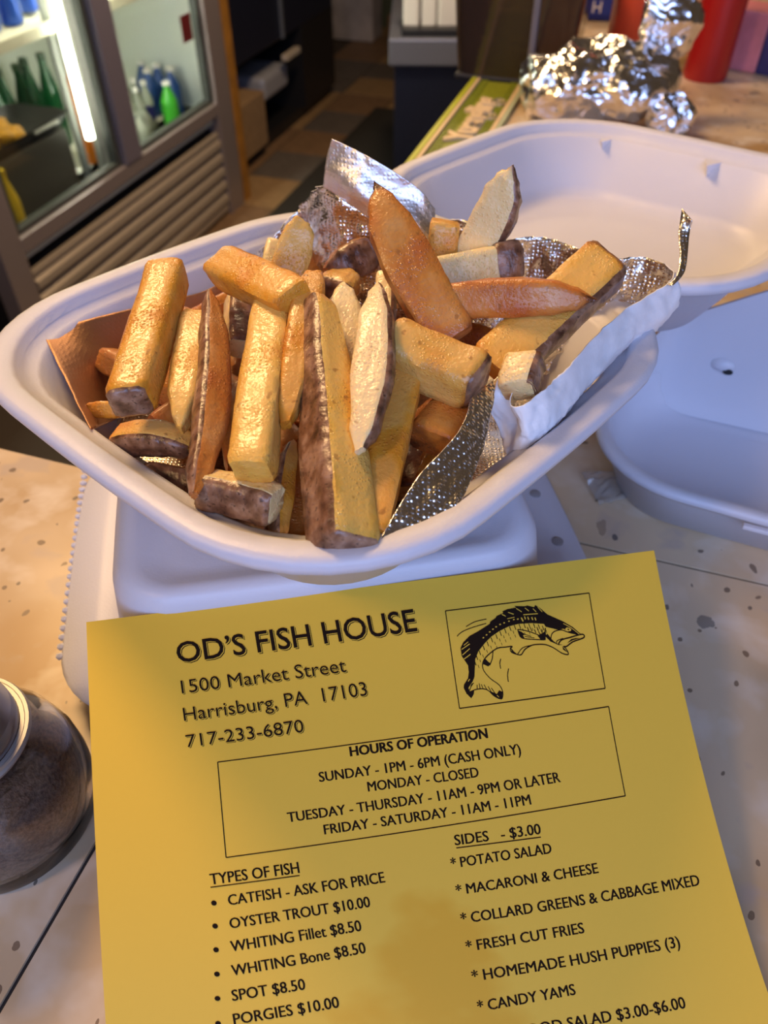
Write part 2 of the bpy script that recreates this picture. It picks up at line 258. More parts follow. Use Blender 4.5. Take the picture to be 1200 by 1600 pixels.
FISH = {"black":[[[0.8363,0.1587],[0.8232,0.1407],[0.8079,0.1268],[0.7816,0.108],[0.772,0.0946],[0.7632,0.0854],[0.7604,0.0899],[0.7487,0.0845],[0.7441,0.0857],[0.7257,0.0825],[0.728,0.0864],[0.7119,0.0878],[0.7026,0.0915],[0.7035,0.0952],[0.6913,0.0999],[0.6877,0.1048],[0.6783,0.1107],[0.6761,0.1158],[0.6542,0.129],[0.6373,0.1376],[0.6243,0.1503],[0.6179,0.1621],[0.6174,0.1799],[0.6215,0.1911],[0.6256,0.2023],[0.625,0.2165],[0.6217,0.2303],[0.6332,0.228],[0.6375,0.2036],[0.64,0.1897],[0.648,0.1728],[0.6617,0.1566],[0.6749,0.144],[0.6907,0.1336],[0.7092,0.1253],[0.727,0.1222],[0.75,0.1233],[0.7726,0.1278],[0.7745,0.1343],[0.7882,0.1401],[0.7963,0.1438],[0.8054,0.1421],[0.8156,0.1509],[0.8263,0.1576]],[[0.6217,0.2303],[0.6128,0.2436],[0.6113,0.2506],[0.6143,0.2634],[0.621,0.2747],[0.6264,0.2663],[0.6292,0.256],[0.6209,0.2594],[0.6193,0.2514],[0.629,0.2375],[0.6332,0.228]],[[0.6685,0.2803],[0.6605,0.2715],[0.6524,0.2601],[0.6664,0.2696],[0.6718,0.262],[0.6768,0.266],[0.6742,0.2798]],[[0.6569,0.1898],[0.6615,0.1974],[0.665,0.2024],[0.6605,0.2083],[0.6523,0.2024]],[[0.7235,0.1358],[0.7257,0.1501],[0.7335,0.1553],[0.7312,0.148],[0.7349,0.1463],[0.7301,0.1401]],[[0.7572,0.1521],[0.773,0.1435],[0.7699,0.163],[0.7615,0.1613]],[[0.7711,0.1555],[0.778,0.1667],[0.7911,0.1758],[0.7997,0.1767],[0.7901,0.1732],[0.7826,0.1655],[0.7751,0.149]],[[0.8075,0.1734],[0.8186,0.1684],[0.8323,0.1652],[0.8251,0.1644],[0.8161,0.1658]],[[0.7978,0.1793],[0.8056,0.1939],[0.798,0.1869]],[[0.7053,0.1706],[0.7096,0.1799],[0.7143,0.1867],[0.7064,0.1823]]],"strokes":[[7,[[0.6503,0.2068],[0.6532,0.1965],[0.6602,0.1866],[0.6732,0.1757],[0.684,0.1699],[0.6969,0.1696],[0.709,0.1693],[0.705,0.173],[0.7052,0.1812],[0.7142,0.1874],[0.722,0.189],[0.7299,0.1787],[0.7426,0.1714],[0.7543,0.1703],[0.7684,0.1725],[0.7815,0.1809],[0.794,0.1934],[0.8035,0.1978],[0.806,0.1946],[0.8029,0.184],[0.7992,0.1794]]],[6,[[0.6291,0.2567],[0.6419,0.2555],[0.6524,0.2601],[0.6604,0.2725],[0.6686,0.2796],[0.6742,0.2798],[0.6773,0.2661],[0.6735,0.2506],[0.6603,0.2351],[0.6515,0.2176],[0.6504,0.2058]]],[6,[[0.6732,0.1757],[0.67,0.1913],[0.663,0.2064]]],[5,[[0.7156,0.1876],[0.7262,0.1748],[0.7426,0.171]]],[6,[[0.7238,0.1341],[0.7258,0.1495],[0.7335,0.1556],[0.7559,0.16],[0.7672,0.162]]],[6,[[0.7238,0.1341],[0.7321,0.1362],[0.747,0.1429],[0.7654,0.1548]]],[4,[[0.7323,0.1446],[0.7456,0.1518]]],[4,[[0.7343,0.1505],[0.7508,0.1559]]],[8,[[0.7735,0.1366],[0.7716,0.1486],[0.7737,0.1575],[0.7826,0.1655]]],[6,[[0.7793,0.1627],[0.7828,0.1516],[0.7902,0.1455],[0.8021,0.1445],[0.8128,0.1506],[0.8237,0.1552]]],[8,[[0.7915,0.1734],[0.7986,0.1655],[0.8138,0.1621],[0.832,0.1582],[0.8393,0.1584],[0.8407,0.1626],[0.8365,0.1663],[0.818,0.1718],[0.8055,0.1801],[0.8007,0.1796]]],[5,[[0.7886,0.1731],[0.7903,0.1663],[0.802,0.1625]]],[5,[[0.6155,0.1359],[0.6198,0.1311],[0.6291,0.1251],[0.647,0.1191],[0.67,0.1139]]],[5,[[0.634,0.1164],[0.6485,0.1086],[0.6603,0.1059],[0.672,0.1045]]],[6,[[0.6847,0.194],[0.6816,0.2032],[0.6812,0.2155]]],[6,[[0.6953,0.2163],[0.6912,0.2306],[0.6904,0.2453]]],[5,[[0.6207,0.2569],[0.6247,0.2484],[0.6299,0.2412]]],[5,[[0.6239,0.2484],[0.6275,0.2423]]],[5,[[0.6342,0.2547],[0.6354,0.246]]],[5,[[0.6393,0.2542],[0.6394,0.2436]]],[5,[[0.6445,0.2568],[0.6427,0.246]]],[5,[[0.651,0.26],[0.6473,0.2472]]],[5,[[0.6574,0.2641],[0.6537,0.2514]]],[5,[[0.6638,0.2683],[0.6587,0.2554]]],[5.5,[[0.6383,0.1934],[0.6397,0.2035]]],[3.6,[[0.6432,0.2032],[0.6439,0.2097]]],[5.5,[[0.6428,0.1815],[0.6442,0.1916]]],[3.6,[[0.6477,0.1913],[0.6485,0.1977]]],[5.5,[[0.6493,0.1715],[0.6507,0.1817]]],[3.6,[[0.6542,0.1813],[0.655,0.1878]]],[5.5,[[0.6578,0.1619],[0.6592,0.172]]],[3.6,[[0.6627,0.1717],[0.6634,0.1781]]],[5.5,[[0.6661,0.154],[0.6674,0.1641]]],[3.6,[[0.6709,0.1638],[0.6717,0.1702]]],[3.2,[[0.673,0.1732],[0.6735,0.179]]],[5.5,[[0.6743,0.1461],[0.6757,0.1562]]],[3.6,[[0.6792,0.1559],[0.68,0.1624]]],[3.2,[[0.6812,0.1653],[0.6818,0.1711]]],[5.5,[[0.6838,0.1402],[0.6851,0.1502]]],[3.6,[[0.6886,0.15],[0.6894,0.1564]]],[3.2,[[0.6907,0.1594],[0.6913,0.1651]]],[5.5,[[0.6918,0.1341],[0.6932,0.1441]]],[3.6,[[0.6967,0.1439],[0.6975,0.1503]]],[3.2,[[0.6987,0.1533],[0.6993,0.159]]],[5.5,[[0.701,0.1299],[0.7024,0.14]]],[3.6,[[0.7059,0.1397],[0.7067,0.1461]]],[3.2,[[0.708,0.1491],[0.7086,0.1548]]],[5.5,[[0.7103,0.1257],[0.7117,0.1358]]],[3.6,[[0.7152,0.1355],[0.7159,0.142]]],[3.2,[[0.7172,0.1449],[0.7178,0.1506]]],[5.5,[[0.7192,0.124],[0.7206,0.1341]]],[3.6,[[0.7241,0.1338],[0.7249,0.1402]]],[3.2,[[0.7261,0.1432],[0.7267,0.1489]]],[5.5,[[0.728,0.123],[0.7294,0.133]]],[3.6,[[0.7329,0.1328],[0.7337,0.1392]]],[3.2,[[0.735,0.1421],[0.7355,0.1478]]],[5.5,[[0.7368,0.1227],[0.7381,0.1327]]],[3.6,[[0.7417,0.1324],[0.7424,0.1388]]],[3.2,[[0.7437,0.1418],[0.7443,0.1474]]],[5.5,[[0.7453,0.1238],[0.7467,0.1337]]],[3.6,[[0.7502,0.1335],[0.7509,0.1398]]],[5.5,[[0.7539,0.1248],[0.7552,0.1348]]],[3.6,[[0.7588,0.1345],[0.7595,0.1409]]],[5.5,[[0.7621,0.1279],[0.7635,0.1378]]],[3.6,[[0.767,0.1376],[0.7677,0.1439]]],[5.5,[[0.7689,0.1312],[0.7702,0.1411]]],[3.6,[[0.7738,0.1408],[0.7745,0.1472]]],[6,[[0.747,0.1334],[0.7487,0.1413]]],[6,[[0.7536,0.1377],[0.7553,0.1456]]],[6,[[0.7602,0.142],[0.7619,0.1499]]],[6,[[0.7416,0.131],[0.7433,0.1389]]],[6,[[0.7587,0.1331],[0.7604,0.141]]],[6,[[0.765,0.1391],[0.7667,0.1469]]],[6,[[0.7622,0.1475],[0.7639,0.1553]]]],"white":[[5,[[0.7278,0.0881],[0.7366,0.097]]],[5,[[0.7385,0.1036],[0.7646,0.1045]]],[5,[[0.7123,0.0949],[0.7216,0.1004]]],[5,[[0.7436,0.0891],[0.7497,0.097]]],[5,[[0.7577,0.0927],[0.7623,0.1003]]],[5,[[0.7003,0.0976],[0.7068,0.1027]]],[5,[[0.7668,0.0904],[0.7732,0.1017]]],[4,[[0.7088,0.1086],[0.7221,0.1068]]],[5,[[0.6193,0.1658],[0.6349,0.1552]]],[5,[[0.619,0.1783],[0.6335,0.1657]]],[5,[[0.6206,0.1874],[0.6331,0.1782]]],[4,[[0.6241,0.1574],[0.6328,0.1503]]],[5,[[0.6207,0.2374],[0.6242,0.2324]]],[4,[[0.8071,0.1312],[0.82,0.1421],[0.8322,0.1572]]],[4,[[0.6661,0.272],[0.669,0.2769]]],[7,[[0.6594,0.145],[0.662,0.1442]]],[7,[[0.6659,0.1394],[0.6685,0.1386]]],[7,[[0.6724,0.1338],[0.675,0.133]]],[7,[[0.6788,0.1285],[0.6815,0.1278]]],[7,[[0.6852,0.124],[0.6879,0.1233]]],[7,[[0.693,0.1197],[0.6957,0.119]]],[7,[[0.7006,0.1171],[0.7033,0.1164]]],[7,[[0.7096,0.1147],[0.7123,0.114]]],[7,[[0.7186,0.1123],[0.7214,0.1116]]],[7,[[0.7259,0.1122],[0.7286,0.1115]]],[8,[[0.7339,0.109],[0.735,0.1154]]],[8,[[0.7399,0.1076],[0.741,0.1141]]],[8,[[0.7455,0.1091],[0.7466,0.1155]]],[8,[[0.7526,0.1106],[0.7536,0.1171]]],[8,[[0.7582,0.112],[0.7592,0.1185]]],[8,[[0.735,0.1116],[0.736,0.118]]]],"eye":[[0.8088,0.1425],[0.8121,0.1401],[0.8166,0.1417],[0.8195,0.1455],[0.8175,0.1487],[0.8126,0.1481],[0.8091,0.146]],"pupil":[[0.8122,0.1436],[0.8151,0.1432],[0.8158,0.1461],[0.8129,0.1464]]}
PROF = {"block":[[0,0.94,0.92],[0.03,1,1],[0.5,1.02,1],[0.97,1,1],[1,0.94,0.92]],"wedge":[[0,0.22,0.4],[0.12,0.66,0.8],[0.4,1,1],[0.75,0.85,0.95],[0.93,0.45,0.7],[1,0.1,0.3]],"point2":[[0,0.92,0.95],[0.04,1,1],[0.5,1.03,1],[0.72,0.93,0.95],[0.88,0.58,0.8],[1,0.08,0.3]],"foot":[[0,0.96,0.96],[0.03,1,1],[0.3,1,1],[0.65,0.82,0.92],[0.96,0.55,0.85],[1,0.5,0.78]],"point1":[[0,0.15,0.35],[0.1,0.5,0.75],[0.25,0.85,0.95],[0.5,1,1],[0.96,1,1],[1,0.92,0.92]],"slant2":[[0,0.92,0.95],[0.05,1,1],[0.6,1,1],[0.85,0.8,0.9],[1,0.45,0.7]],"round2":[[0,0.3,0.5],[0.1,0.6,0.8],[0.3,0.9,1],[0.7,1,1],[0.9,0.9,0.95],[1,0.6,0.7]],"short":[[0,0.9,0.92],[0.08,1,1],[0.92,1,1],[1,0.9,0.92]]}
FRIES = [["thick square-cut golden fry at the box's left, its near end capped with peel",[-0.0819,0.2002,0.15],[-0.0809,0.2673,0.16],[0.999,-0.022,0.042],0.0138,0.0138,"block",0.0,"gold","E1"],["pale golden fry with a tapered tip, just right of the thick square-cut fry",[-0.0663,0.1957,0.142],[-0.0679,0.25,0.15],[1.0,0.03,-0.002],0.012,0.0111,"point1",0.0,"butter",""],["curved dark orange wedge with peel on its left side and two pointed ends",[-0.0558,0.1629,0.144],[-0.0632,0.253,0.16],[0.765,0.173,-0.62],0.0105,0.0071,"wedge",0.0042,"orange","L"],["short stub of brown peel standing below the fry that slants at upper left",[-0.0546,0.2463,0.14],[-0.0575,0.2766,0.145],[0.881,0.158,-0.446],0.0099,0.0099,"short",0.0,"pale","F"],["long broad straight golden fry with a pale squared foot, right of the curved wedge",[-0.0386,0.1663,0.15],[-0.0381,0.2494,0.162],[0.992,-0.023,0.122],0.0129,0.0114,"block",0.0,"butter",""],["golden fry slanting down to the right across the head of the long broad fry",[-0.0611,0.2684,0.162],[-0.0296,0.2321,0.168],[-0.666,-0.641,-0.38],0.0145,0.0114,"short",0.0,"gold",""],["slender glistening amber fry with a rounded head, left of the largest fry",[-0.0301,0.1858,0.152],[-0.0247,0.2488,0.168],[0.993,-0.061,-0.096],0.0105,0.0088,"round2",0.0,"amber",""],["largest fry of the pile, wrinkled brown peel at left and yellow flesh at right",[-0.0111,0.1448,0.141],[-0.0233,0.2315,0.166],[0.807,0.266,-0.528],0.0166,0.0162,"foot",0.0008,"yellow","LT1"],["broad pale cream fry leaning behind the largest fry, left of a pale wedge",[-0.0099,0.1988,0.148],[-0.0136,0.2489,0.165],[0.998,0.066,0.021],0.0152,0.0056,"wedge",-0.0022,"pale",""],["pale cream pointed wedge with a thin strip of peel down its right edge",[-0.0069,0.1699,0.155],[-0.0026,0.2351,0.172],[0.985,-0.102,0.141],0.0124,0.0072,"wedge",0.0016,"pale","R"],["straight deep golden fry leaning right of the largest fry, its foot near the box corner",[-0.0048,0.1512,0.14],[0.0064,0.2115,0.152],[0.984,-0.175,-0.031],0.0123,0.0099,"block",0.0,"amber",""],["thick fry lying across the middle, golden above, pale below, peel on its right end",[0.0013,0.219,0.16],[0.0301,0.2044,0.155],[-0.47,-0.858,-0.205],0.0163,0.0163,"short",0.0,"butter","E2"],["tall orange-brown fry standing in the middle with a pointed top",[0.0243,0.2331,0.152],[-0.0037,0.2776,0.188],[0.898,0.352,0.262],0.0177,0.01,"point2",-0.0018,"orange",""],["orange fry lying level across the right side with a pointed dark tip",[0.0202,0.2479,0.158],[0.0719,0.2357,0.166],[0.044,-0.408,-0.912],0.0125,0.0112,"point2",-0.0018,"orange",""],["thick pale fry behind the level orange fry, right end in wet brown peel",[0.0162,0.2759,0.152],[0.053,0.2866,0.154],[0.185,-0.473,-0.861],0.0156,0.0126,"short",0.0,"pale","T2"],["tall pale fry standing up at the back with a charred pointed tip",[0.0342,0.2909,0.154],[0.0475,0.2953,0.188],[0.858,-0.43,-0.28],0.0154,0.0075,"point2",0.002,"pale","R"],["small blunt pale fry standing beside the raised foil flap",[0.0238,0.2933,0.15],[0.0241,0.2971,0.166],[0.997,-0.082,-0.003],0.0119,0.0103,"short",0.0,"butter",""],["broad yellow fry slanting up at the right, its upper end burnt dark",[0.0369,0.221,0.148],[0.0816,0.264,0.166],[0.72,-0.663,-0.204],0.0186,0.0102,"block",0.0,"yellow","RE2"],["short stub, cream flesh left and dark peel right, against the white foil backing",[0.0433,0.2044,0.151],[0.047,0.2153,0.156],[0.864,-0.42,0.278],0.0118,0.0105,"short",0.0,"pale","R"],["pale yellow fry standing in front of the crinkled foil at the back left",[-0.0399,0.2676,0.15],[-0.0306,0.2843,0.172],[0.935,-0.057,-0.35],0.0137,0.0073,"slant2",0.0,"butter",""],["small pale fry half hidden between the slanting fry and the crinkled foil",[-0.0482,0.2891,0.14],[-0.0456,0.3104,0.15],[0.962,0.01,-0.271],0.0091,0.008,"short",0.0,"pale",""],["lump of rough dark brown peel left of the tall orange-brown fry",[-0.0232,0.294,0.146],[-0.0048,0.3034,0.15],[0.386,-0.404,-0.829],0.0149,0.0122,"round2",0.0,"brown","F"],["small tan fry end with peel below it, behind the slender amber fry",[-0.0262,0.2894,0.145],[-0.0113,0.2816,0.145],[0.013,0.024,-1.0],0.0104,0.0114,"round2",0.0,"butter","F"],["narrow cream sliver between the pale pointed wedge and the tall standing orange fry",[0.0002,0.2434,0.15],[0.0005,0.2676,0.158],[0.986,-0.062,0.155],0.0066,0.0071,"short",0.0,"pale","R"],["stout orange fry tucked under the thick square-cut fry at right of the middle",[0.0149,0.1916,0.14],[0.0305,0.2167,0.142],[0.84,-0.506,-0.196],0.0158,0.0118,"short",0.0,"orange",""],["dull golden fry half under the stout orange fry beside the folded foil edge",[0.0152,0.1845,0.126],[0.026,0.2106,0.13],[0.925,-0.366,-0.103],0.012,0.0098,"short",0.0,"gold",""],["short fry in shiny brown peel lying along the near rim of the box",[-0.0552,0.171,0.139],[-0.0317,0.1617,0.141],[-0.067,-0.368,-0.927],0.0115,0.0096,"short",0.0,"pale","F"],["peel-covered fry end under the shiny brown one at the near rim",[-0.0529,0.176,0.124],[-0.0356,0.1676,0.122],[-0.409,-0.704,-0.581],0.0095,0.0082,"short",0.0,"brown","F"],["curled strip of tan flesh and peel low at the left under the thick fry",[-0.0942,0.2084,0.126],[-0.0659,0.2029,0.13],[0.143,0.016,-0.99],0.0102,0.0098,"slant2",-0.0022,"butter","F"],["dim brown peel piece below the curled strip at the left rim",[-0.0829,0.1983,0.12],[-0.0612,0.1928,0.119],[-0.208,-0.704,-0.679],0.0102,0.0089,"short",0.0,"brown","F"],["thin dark sliver of peel squeezed left of the largest fry",[-0.0315,0.1559,0.13],[-0.0303,0.1947,0.138],[0.865,0.075,-0.496],0.006,0.0088,"wedge",-0.0012,"gold","L"],["narrow orange fry in shade left of the largest fry's foot",[-0.0275,0.1619,0.124],[-0.0283,0.2033,0.128],[0.992,0.032,-0.125],0.008,0.0071,"short",0.0,"orange",""],["shaded peel-sided fry deep in the gap right of the straight golden fry",[0.0091,0.1976,0.112],[0.001,0.238,0.118],[0.963,0.161,0.216],0.0142,0.0095,"short",0.0,"brown","F"],["tiny yellow fry tip poking out at the far left near the brown foil",[-0.112,0.2302,0.124],[-0.098,0.2275,0.126],[-0.0,-0.607,-0.794],0.0062,0.0052,"point1",0.0,"gold",""],["small orange fry peeping out under the thick fry lying across the middle",[-0.0027,0.2263,0.14],[0.0128,0.2297,0.142],[0.226,-0.561,-0.797],0.0105,0.0091,"short",0.0,"orange",""],["orange fry in shade behind the thick square-cut fry at the left",[-0.0814,0.2346,0.126],[-0.0787,0.28,0.132],[0.907,0.002,-0.422],0.0136,0.0111,"short",0.0,"orange",""],["shaded orange fry between the curved dark wedge and the long broad fry",[-0.0507,0.2068,0.116],[-0.065,0.267,0.122],[0.973,0.233,-0.006],0.0128,0.0108,"short",0.0,"orange",""],["shaded fry buried under the heap of other fries in the foam box",[-0.0185,0.196,0.104],[0.0237,0.2537,0.106],[0.685,-0.482,-0.547],0.0136,0.0109,"short",0.0,"deep",""],["shaded fry buried under the heap of other fries in the foam box",[-0.0486,0.2458,0.112],[0.0,0.2621,0.116],[0.251,-0.556,-0.792],0.0143,0.0114,"short",0.0,"deep",""],["shaded fry buried under the heap of other fries in the foam box",[0.0235,0.2735,0.13],[0.0532,0.258,0.128],[-0.307,-0.483,-0.82],0.0154,0.0113,"short",0.0,"deep",""],["shaded fry buried under the heap of other fries in the foam box",[-0.0797,0.2308,0.108],[-0.0566,0.296,0.116],[0.789,-0.209,-0.578],0.0146,0.0117,"short",0.0,"deep",""],["shaded fry buried under the heap of other fries in the foam box",[-0.0127,0.1896,0.1007],[-0.0015,0.2401,0.1034],[0.814,-0.18,0.551],0.0124,0.0113,"short",0,"deep","F"],["shaded fry buried under the heap of other fries in the foam box",[-0.0158,0.2331,0.0996],[0.0162,0.2722,0.1053],[0.689,-0.564,0.443],0.0124,0.0114,"short",0,"deep",""],["shaded fry buried under the heap of other fries in the foam box",[-0.0299,0.23,0.1045],[-0.0619,0.2906,0.0981],[0.871,0.46,0.147],0.012,0.0105,"short",0,"deep",""],["shaded fry buried under the heap of other fries in the foam box",[0.028,0.2217,0.1034],[-0.0157,0.2545,0.1014],[0.504,0.673,0.54],0.0117,0.0116,"short",0,"deep",""],["shaded fry buried under the heap of other fries in the foam box",[-0.0117,0.2176,0.1005],[-0.0063,0.2709,0.1048],[0.827,-0.084,-0.552],0.0114,0.012,"short",0,"brown","F"],["shaded fry buried under the heap of other fries in the foam box",[-0.092,0.2676,0.0972],[-0.0575,0.3141,0.1007],[0.763,-0.565,-0.307],0.0111,0.0112,"short",0,"deep","F"],["shaded fry buried under the heap of other fries in the foam box",[-0.0695,0.285,0.0968],[-0.0328,0.3182,0.1011],[0.659,-0.729,0.16],0.0107,0.01,"short",0,"deep",""],["shaded fry buried under the heap of other fries in the foam box",[0.0157,0.208,0.107],[0.0003,0.2605,0.1052],[0.768,0.225,0.599],0.0101,0.0099,"short",0,"deep","F"],["shaded fry buried under the heap of other fries in the foam box",[-0.0568,0.2596,0.0978],[-0.0672,0.3193,0.097],[0.982,0.171,-0.078],0.0104,0.0101,"short",0,"deep",""],["shaded fry buried under the heap of other fries in the foam box",[-0.0071,0.2339,0.1038],[-0.0017,0.2904,0.1053],[0.99,-0.094,0.1],0.0113,0.0096,"short",0,"deep",""],["shaded fry buried under the heap of other fries in the foam box",[-0.0311,0.1734,0.1148],[0.0028,0.2148,0.114],[0.773,-0.634,-0.013],0.0107,0.012,"short",0,"orange","F"],["shaded fry buried under the heap of other fries in the foam box",[-0.0802,0.2668,0.1091],[-0.0874,0.3087,0.111],[0.985,0.169,-0.011],0.0107,0.0103,"short",0,"brown",""],["shaded fry buried under the heap of other fries in the foam box",[0.0075,0.2053,0.113],[0.034,0.2521,0.1132],[0.757,-0.428,0.494],0.0104,0.0092,"short",0,"deep","F"],["shaded fry buried under the heap of other fries in the foam box",[-0.0359,0.2212,0.1177],[-0.0884,0.2572,0.1164],[0.453,0.66,-0.598],0.0112,0.0103,"short",0,"deep",""],["shaded fry buried under the heap of other fries in the foam box",[-0.0173,0.2289,0.1136],[-0.0586,0.266,0.1119],[0.609,0.679,0.409],0.0124,0.01,"short",0,"brown",""],["shaded fry buried under the heap of other fries in the foam box",[-0.0777,0.2513,0.1092],[-0.1169,0.2756,0.1161],[0.452,0.73,-0.497],0.0129,0.011,"short",0,"orange",""],["shaded fry buried under the heap of other fries in the foam box",[-0.0067,0.2543,0.1112],[-0.0033,0.3119,0.1144],[0.917,-0.053,-0.392],0.0105,0.0108,"short",0,"deep",""],["shaded fry buried under the heap of other fries in the foam box",[-0.0648,0.2562,0.1085],[-0.0517,0.3079,0.1157],[0.855,-0.218,-0.455],0.0118,0.0115,"short",0,"brown","F"],["shaded fry buried under the heap of other fries in the foam box",[0.0215,0.204,0.1159],[0.0013,0.2506,0.1135],[0.85,0.369,0.373],0.0101,0.0092,"short",0,"orange",""],["shaded fry buried under the heap of other fries in the foam box",[-0.0506,0.3082,0.1084],[-0.004,0.3476,0.1117],[0.622,-0.736,-0.261],0.0107,0.0105,"short",0,"brown",""],["shaded fry buried under the heap of other fries in the foam box",[-0.0819,0.242,0.1171],[-0.1099,0.2834,0.1125],[0.789,0.534,0.291],0.0113,0.0109,"short",0,"deep","F"],["shaded fry buried under the heap of other fries in the foam box",[-0.0778,0.2459,0.1096],[-0.0669,0.3122,0.1153],[0.885,-0.145,-0.437],0.0104,0.0105,"short",0,"deep",""],["shaded fry buried under the heap of other fries in the foam box",[-0.0488,0.2852,0.1091],[-0.0693,0.3288,0.111],[0.904,0.426,-0.019],0.0121,0.0105,"short",0,"orange","F"],["shaded fry buried under the heap of other fries in the foam box",[-0.0879,0.243,0.1164],[-0.0683,0.3065,0.1136],[0.926,-0.286,0.244],0.0118,0.0099,"short",0,"brown","F"],["shaded fry buried under the heap of other fries in the foam box",[-0.0573,0.2562,0.1117],[-0.0902,0.3056,0.1092],[0.773,0.514,0.369],0.0111,0.011,"short",0,"deep",""],["shaded fry buried under the heap of other fries in the foam box",[-0.0292,0.1978,0.1311],[-0.0607,0.2395,0.1269],[0.791,0.598,0.106],0.0111,0.0109,"short",0,"orange",""],["shaded fry buried under the heap of other fries in the foam box",[-0.0967,0.277,0.1215],[-0.0571,0.3268,0.1213],[0.616,-0.489,-0.618],0.0101,0.0118,"short",0,"orange",""],["shaded fry buried under the heap of other fries in the foam box",[-0.064,0.3183,0.1205],[-0.0233,0.3651,0.1211],[0.618,-0.537,0.574],0.0123,0.0119,"short",0,"orange",""],["shaded fry buried under the heap of other fries in the foam box",[-0.0208,0.281,0.1252],[-0.0516,0.3357,0.121],[0.719,0.405,0.562],0.0112,0.0108,"short",0,"brown","F"],["shaded fry buried under the heap of other fries in the foam box",[-0.0349,0.2202,0.1265],[-0.0648,0.2732,0.1259],[0.794,0.449,0.41],0.0115,0.0119,"short",0,"deep",""],["shaded fry buried under the heap of other fries in the foam box",[-0.0651,0.252,0.1238],[-0.0305,0.3123,0.1246],[0.779,-0.447,0.44],0.0112,0.0102,"short",0,"orange",""],["shaded fry buried under the heap of other fries in the foam box",[-0.0058,0.2628,0.123],[-0.058,0.2982,0.1266],[0.472,0.694,0.542],0.0123,0.0105,"short",0,"brown","F"],["shaded fry buried under the heap of other fries in the foam box",[-0.0005,0.2618,0.1275],[0.0283,0.3089,0.1212],[0.779,-0.476,0.395],0.012,0.0106,"short",0,"deep",""],["shaded fry buried under the heap of other fries in the foam box",[-0.0266,0.2456,0.1239],[0.0099,0.2779,0.1223],[0.543,-0.611,-0.575],0.013,0.0099,"short",0,"deep","F"],["shaded fry buried under the heap of other fries in the foam box",[-0.0823,0.2198,0.1231],[-0.0368,0.2662,0.1254],[0.549,-0.537,-0.64],0.0126,0.0095,"short",0,"brown",""],["shaded fry buried under the heap of other fries in the foam box",[-0.0447,0.213,0.1239],[-0.0456,0.27,0.1297],[0.995,0.016,0.021],0.0116,0.0099,"short",0,"brown",""],["shaded fry buried under the heap of other fries in the foam box",[-0.0083,0.2069,0.1292],[-0.0545,0.2362,0.1262],[0.491,0.776,0.393],0.0103,0.0093,"short",0,"orange",""],["shaded fry buried under the heap of other fries in the foam box",[0.0008,0.204,0.1307],[-0.0452,0.2436,0.1272],[0.617,0.718,0.318],0.0126,0.0111,"short",0,"brown",""]]
FOIL = [[[-0.1407,0.2758,0.1286],[-0.1002,0.2054,0.1342]],[[-0.1237,0.2923,0.1259],[-0.1131,0.2634,0.0952]],[[-0.1017,0.3141,0.1208],[-0.0963,0.289,0.0936]],[[-0.0823,0.3339,0.1169],[-0.0796,0.3117,0.0922]],[[-0.0676,0.3544,0.1211],[-0.0654,0.3341,0.0923]],[[-0.0504,0.3421,0.139],[-0.0416,0.3235,0.1]],[[-0.0392,0.3579,0.146],[-0.0333,0.3352,0.1]],[[-0.0257,0.3271,0.168],[-0.0233,0.3124,0.1]],[[-0.0107,0.3169,0.162],[-0.0123,0.3049,0.1]],[[0.0054,0.3099,0.155],[-0.0004,0.2997,0.1]],[[0.0202,0.3037,0.147],[0.0106,0.2951,0.1]],[[0.0246,0.3145,0.15],[0.0139,0.3031,0.1]],[[0.0281,0.3288,0.152],[0.0165,0.3136,0.1]],[[0.0362,0.3259,0.153],[0.0225,0.3115,0.1]],[[0.0468,0.316,0.149],[0.0303,0.3042,0.1]],[[0.0577,0.3163,0.15],[0.0384,0.3044,0.1]],[[0.0714,0.3157,0.15],[0.0485,0.304,0.1]],[[0.0821,0.3069,0.15],[0.0564,0.2974,0.1]],[[0.0938,0.2943,0.152],[0.0651,0.2882,0.1]],[[0.1063,0.2929,0.153],[0.0743,0.2871,0.1]],[[0.1136,0.2832,0.153],[0.1136,0.2832,0.129]],[[0.1097,0.2742,0.151],[0.1097,0.2742,0.129]],[[0.0924,0.2583,0.151],[0.0924,0.2583,0.129]],[[0.0747,0.236,0.152],[0.0747,0.236,0.129]],[[0.0598,0.2144,0.152],[0.0598,0.2144,0.129]],[[0.0507,0.203,0.152],[0.0507,0.203,0.129]],[[0.0441,0.1982,0.15],[0.0441,0.1982,0.129]],[[0.0414,0.2005,0.149],[0.0414,0.2005,0.129]],[[0.0413,0.2086,0.151],[0.0413,0.2086,0.129]],[[0.0377,0.2101,0.153],[0.0301,0.2033,0.151]],[[0.0345,0.1975,0.149],[0.0248,0.1884,0.151]],[[0.0309,0.1832,0.145],[0.0194,0.1788,0.15]],[[0.0243,0.1661,0.142],[0.0104,0.1674,0.148]],[[0.017,0.1526,0.139],[0.0033,0.155,0.145]],[[0.0124,0.1465,0.137],[-0.0021,0.1446,0.142]]]
FLAP = [[[-0.0256,0.3252,0.1685],[-0.0133,0.3161,0.164],[-0.0013,0.309,0.159],[0.0107,0.3053,0.153],[0.0204,0.3031,0.147]],[[-0.0245,0.3235,0.176],[-0.0122,0.3127,0.172],[0.0,0.309,0.166],[0.0118,0.3058,0.161],[0.0208,0.3045,0.152]],[[-0.0229,0.3245,0.182],[-0.0111,0.3163,0.179],[0.0008,0.3135,0.173],[0.0131,0.3116,0.167],[0.0214,0.3112,0.158]],[[-0.0211,0.3237,0.188],[-0.0102,0.319,0.185],[0.0015,0.315,0.18],[0.0141,0.314,0.172],[0.0211,0.3153,0.163]]]
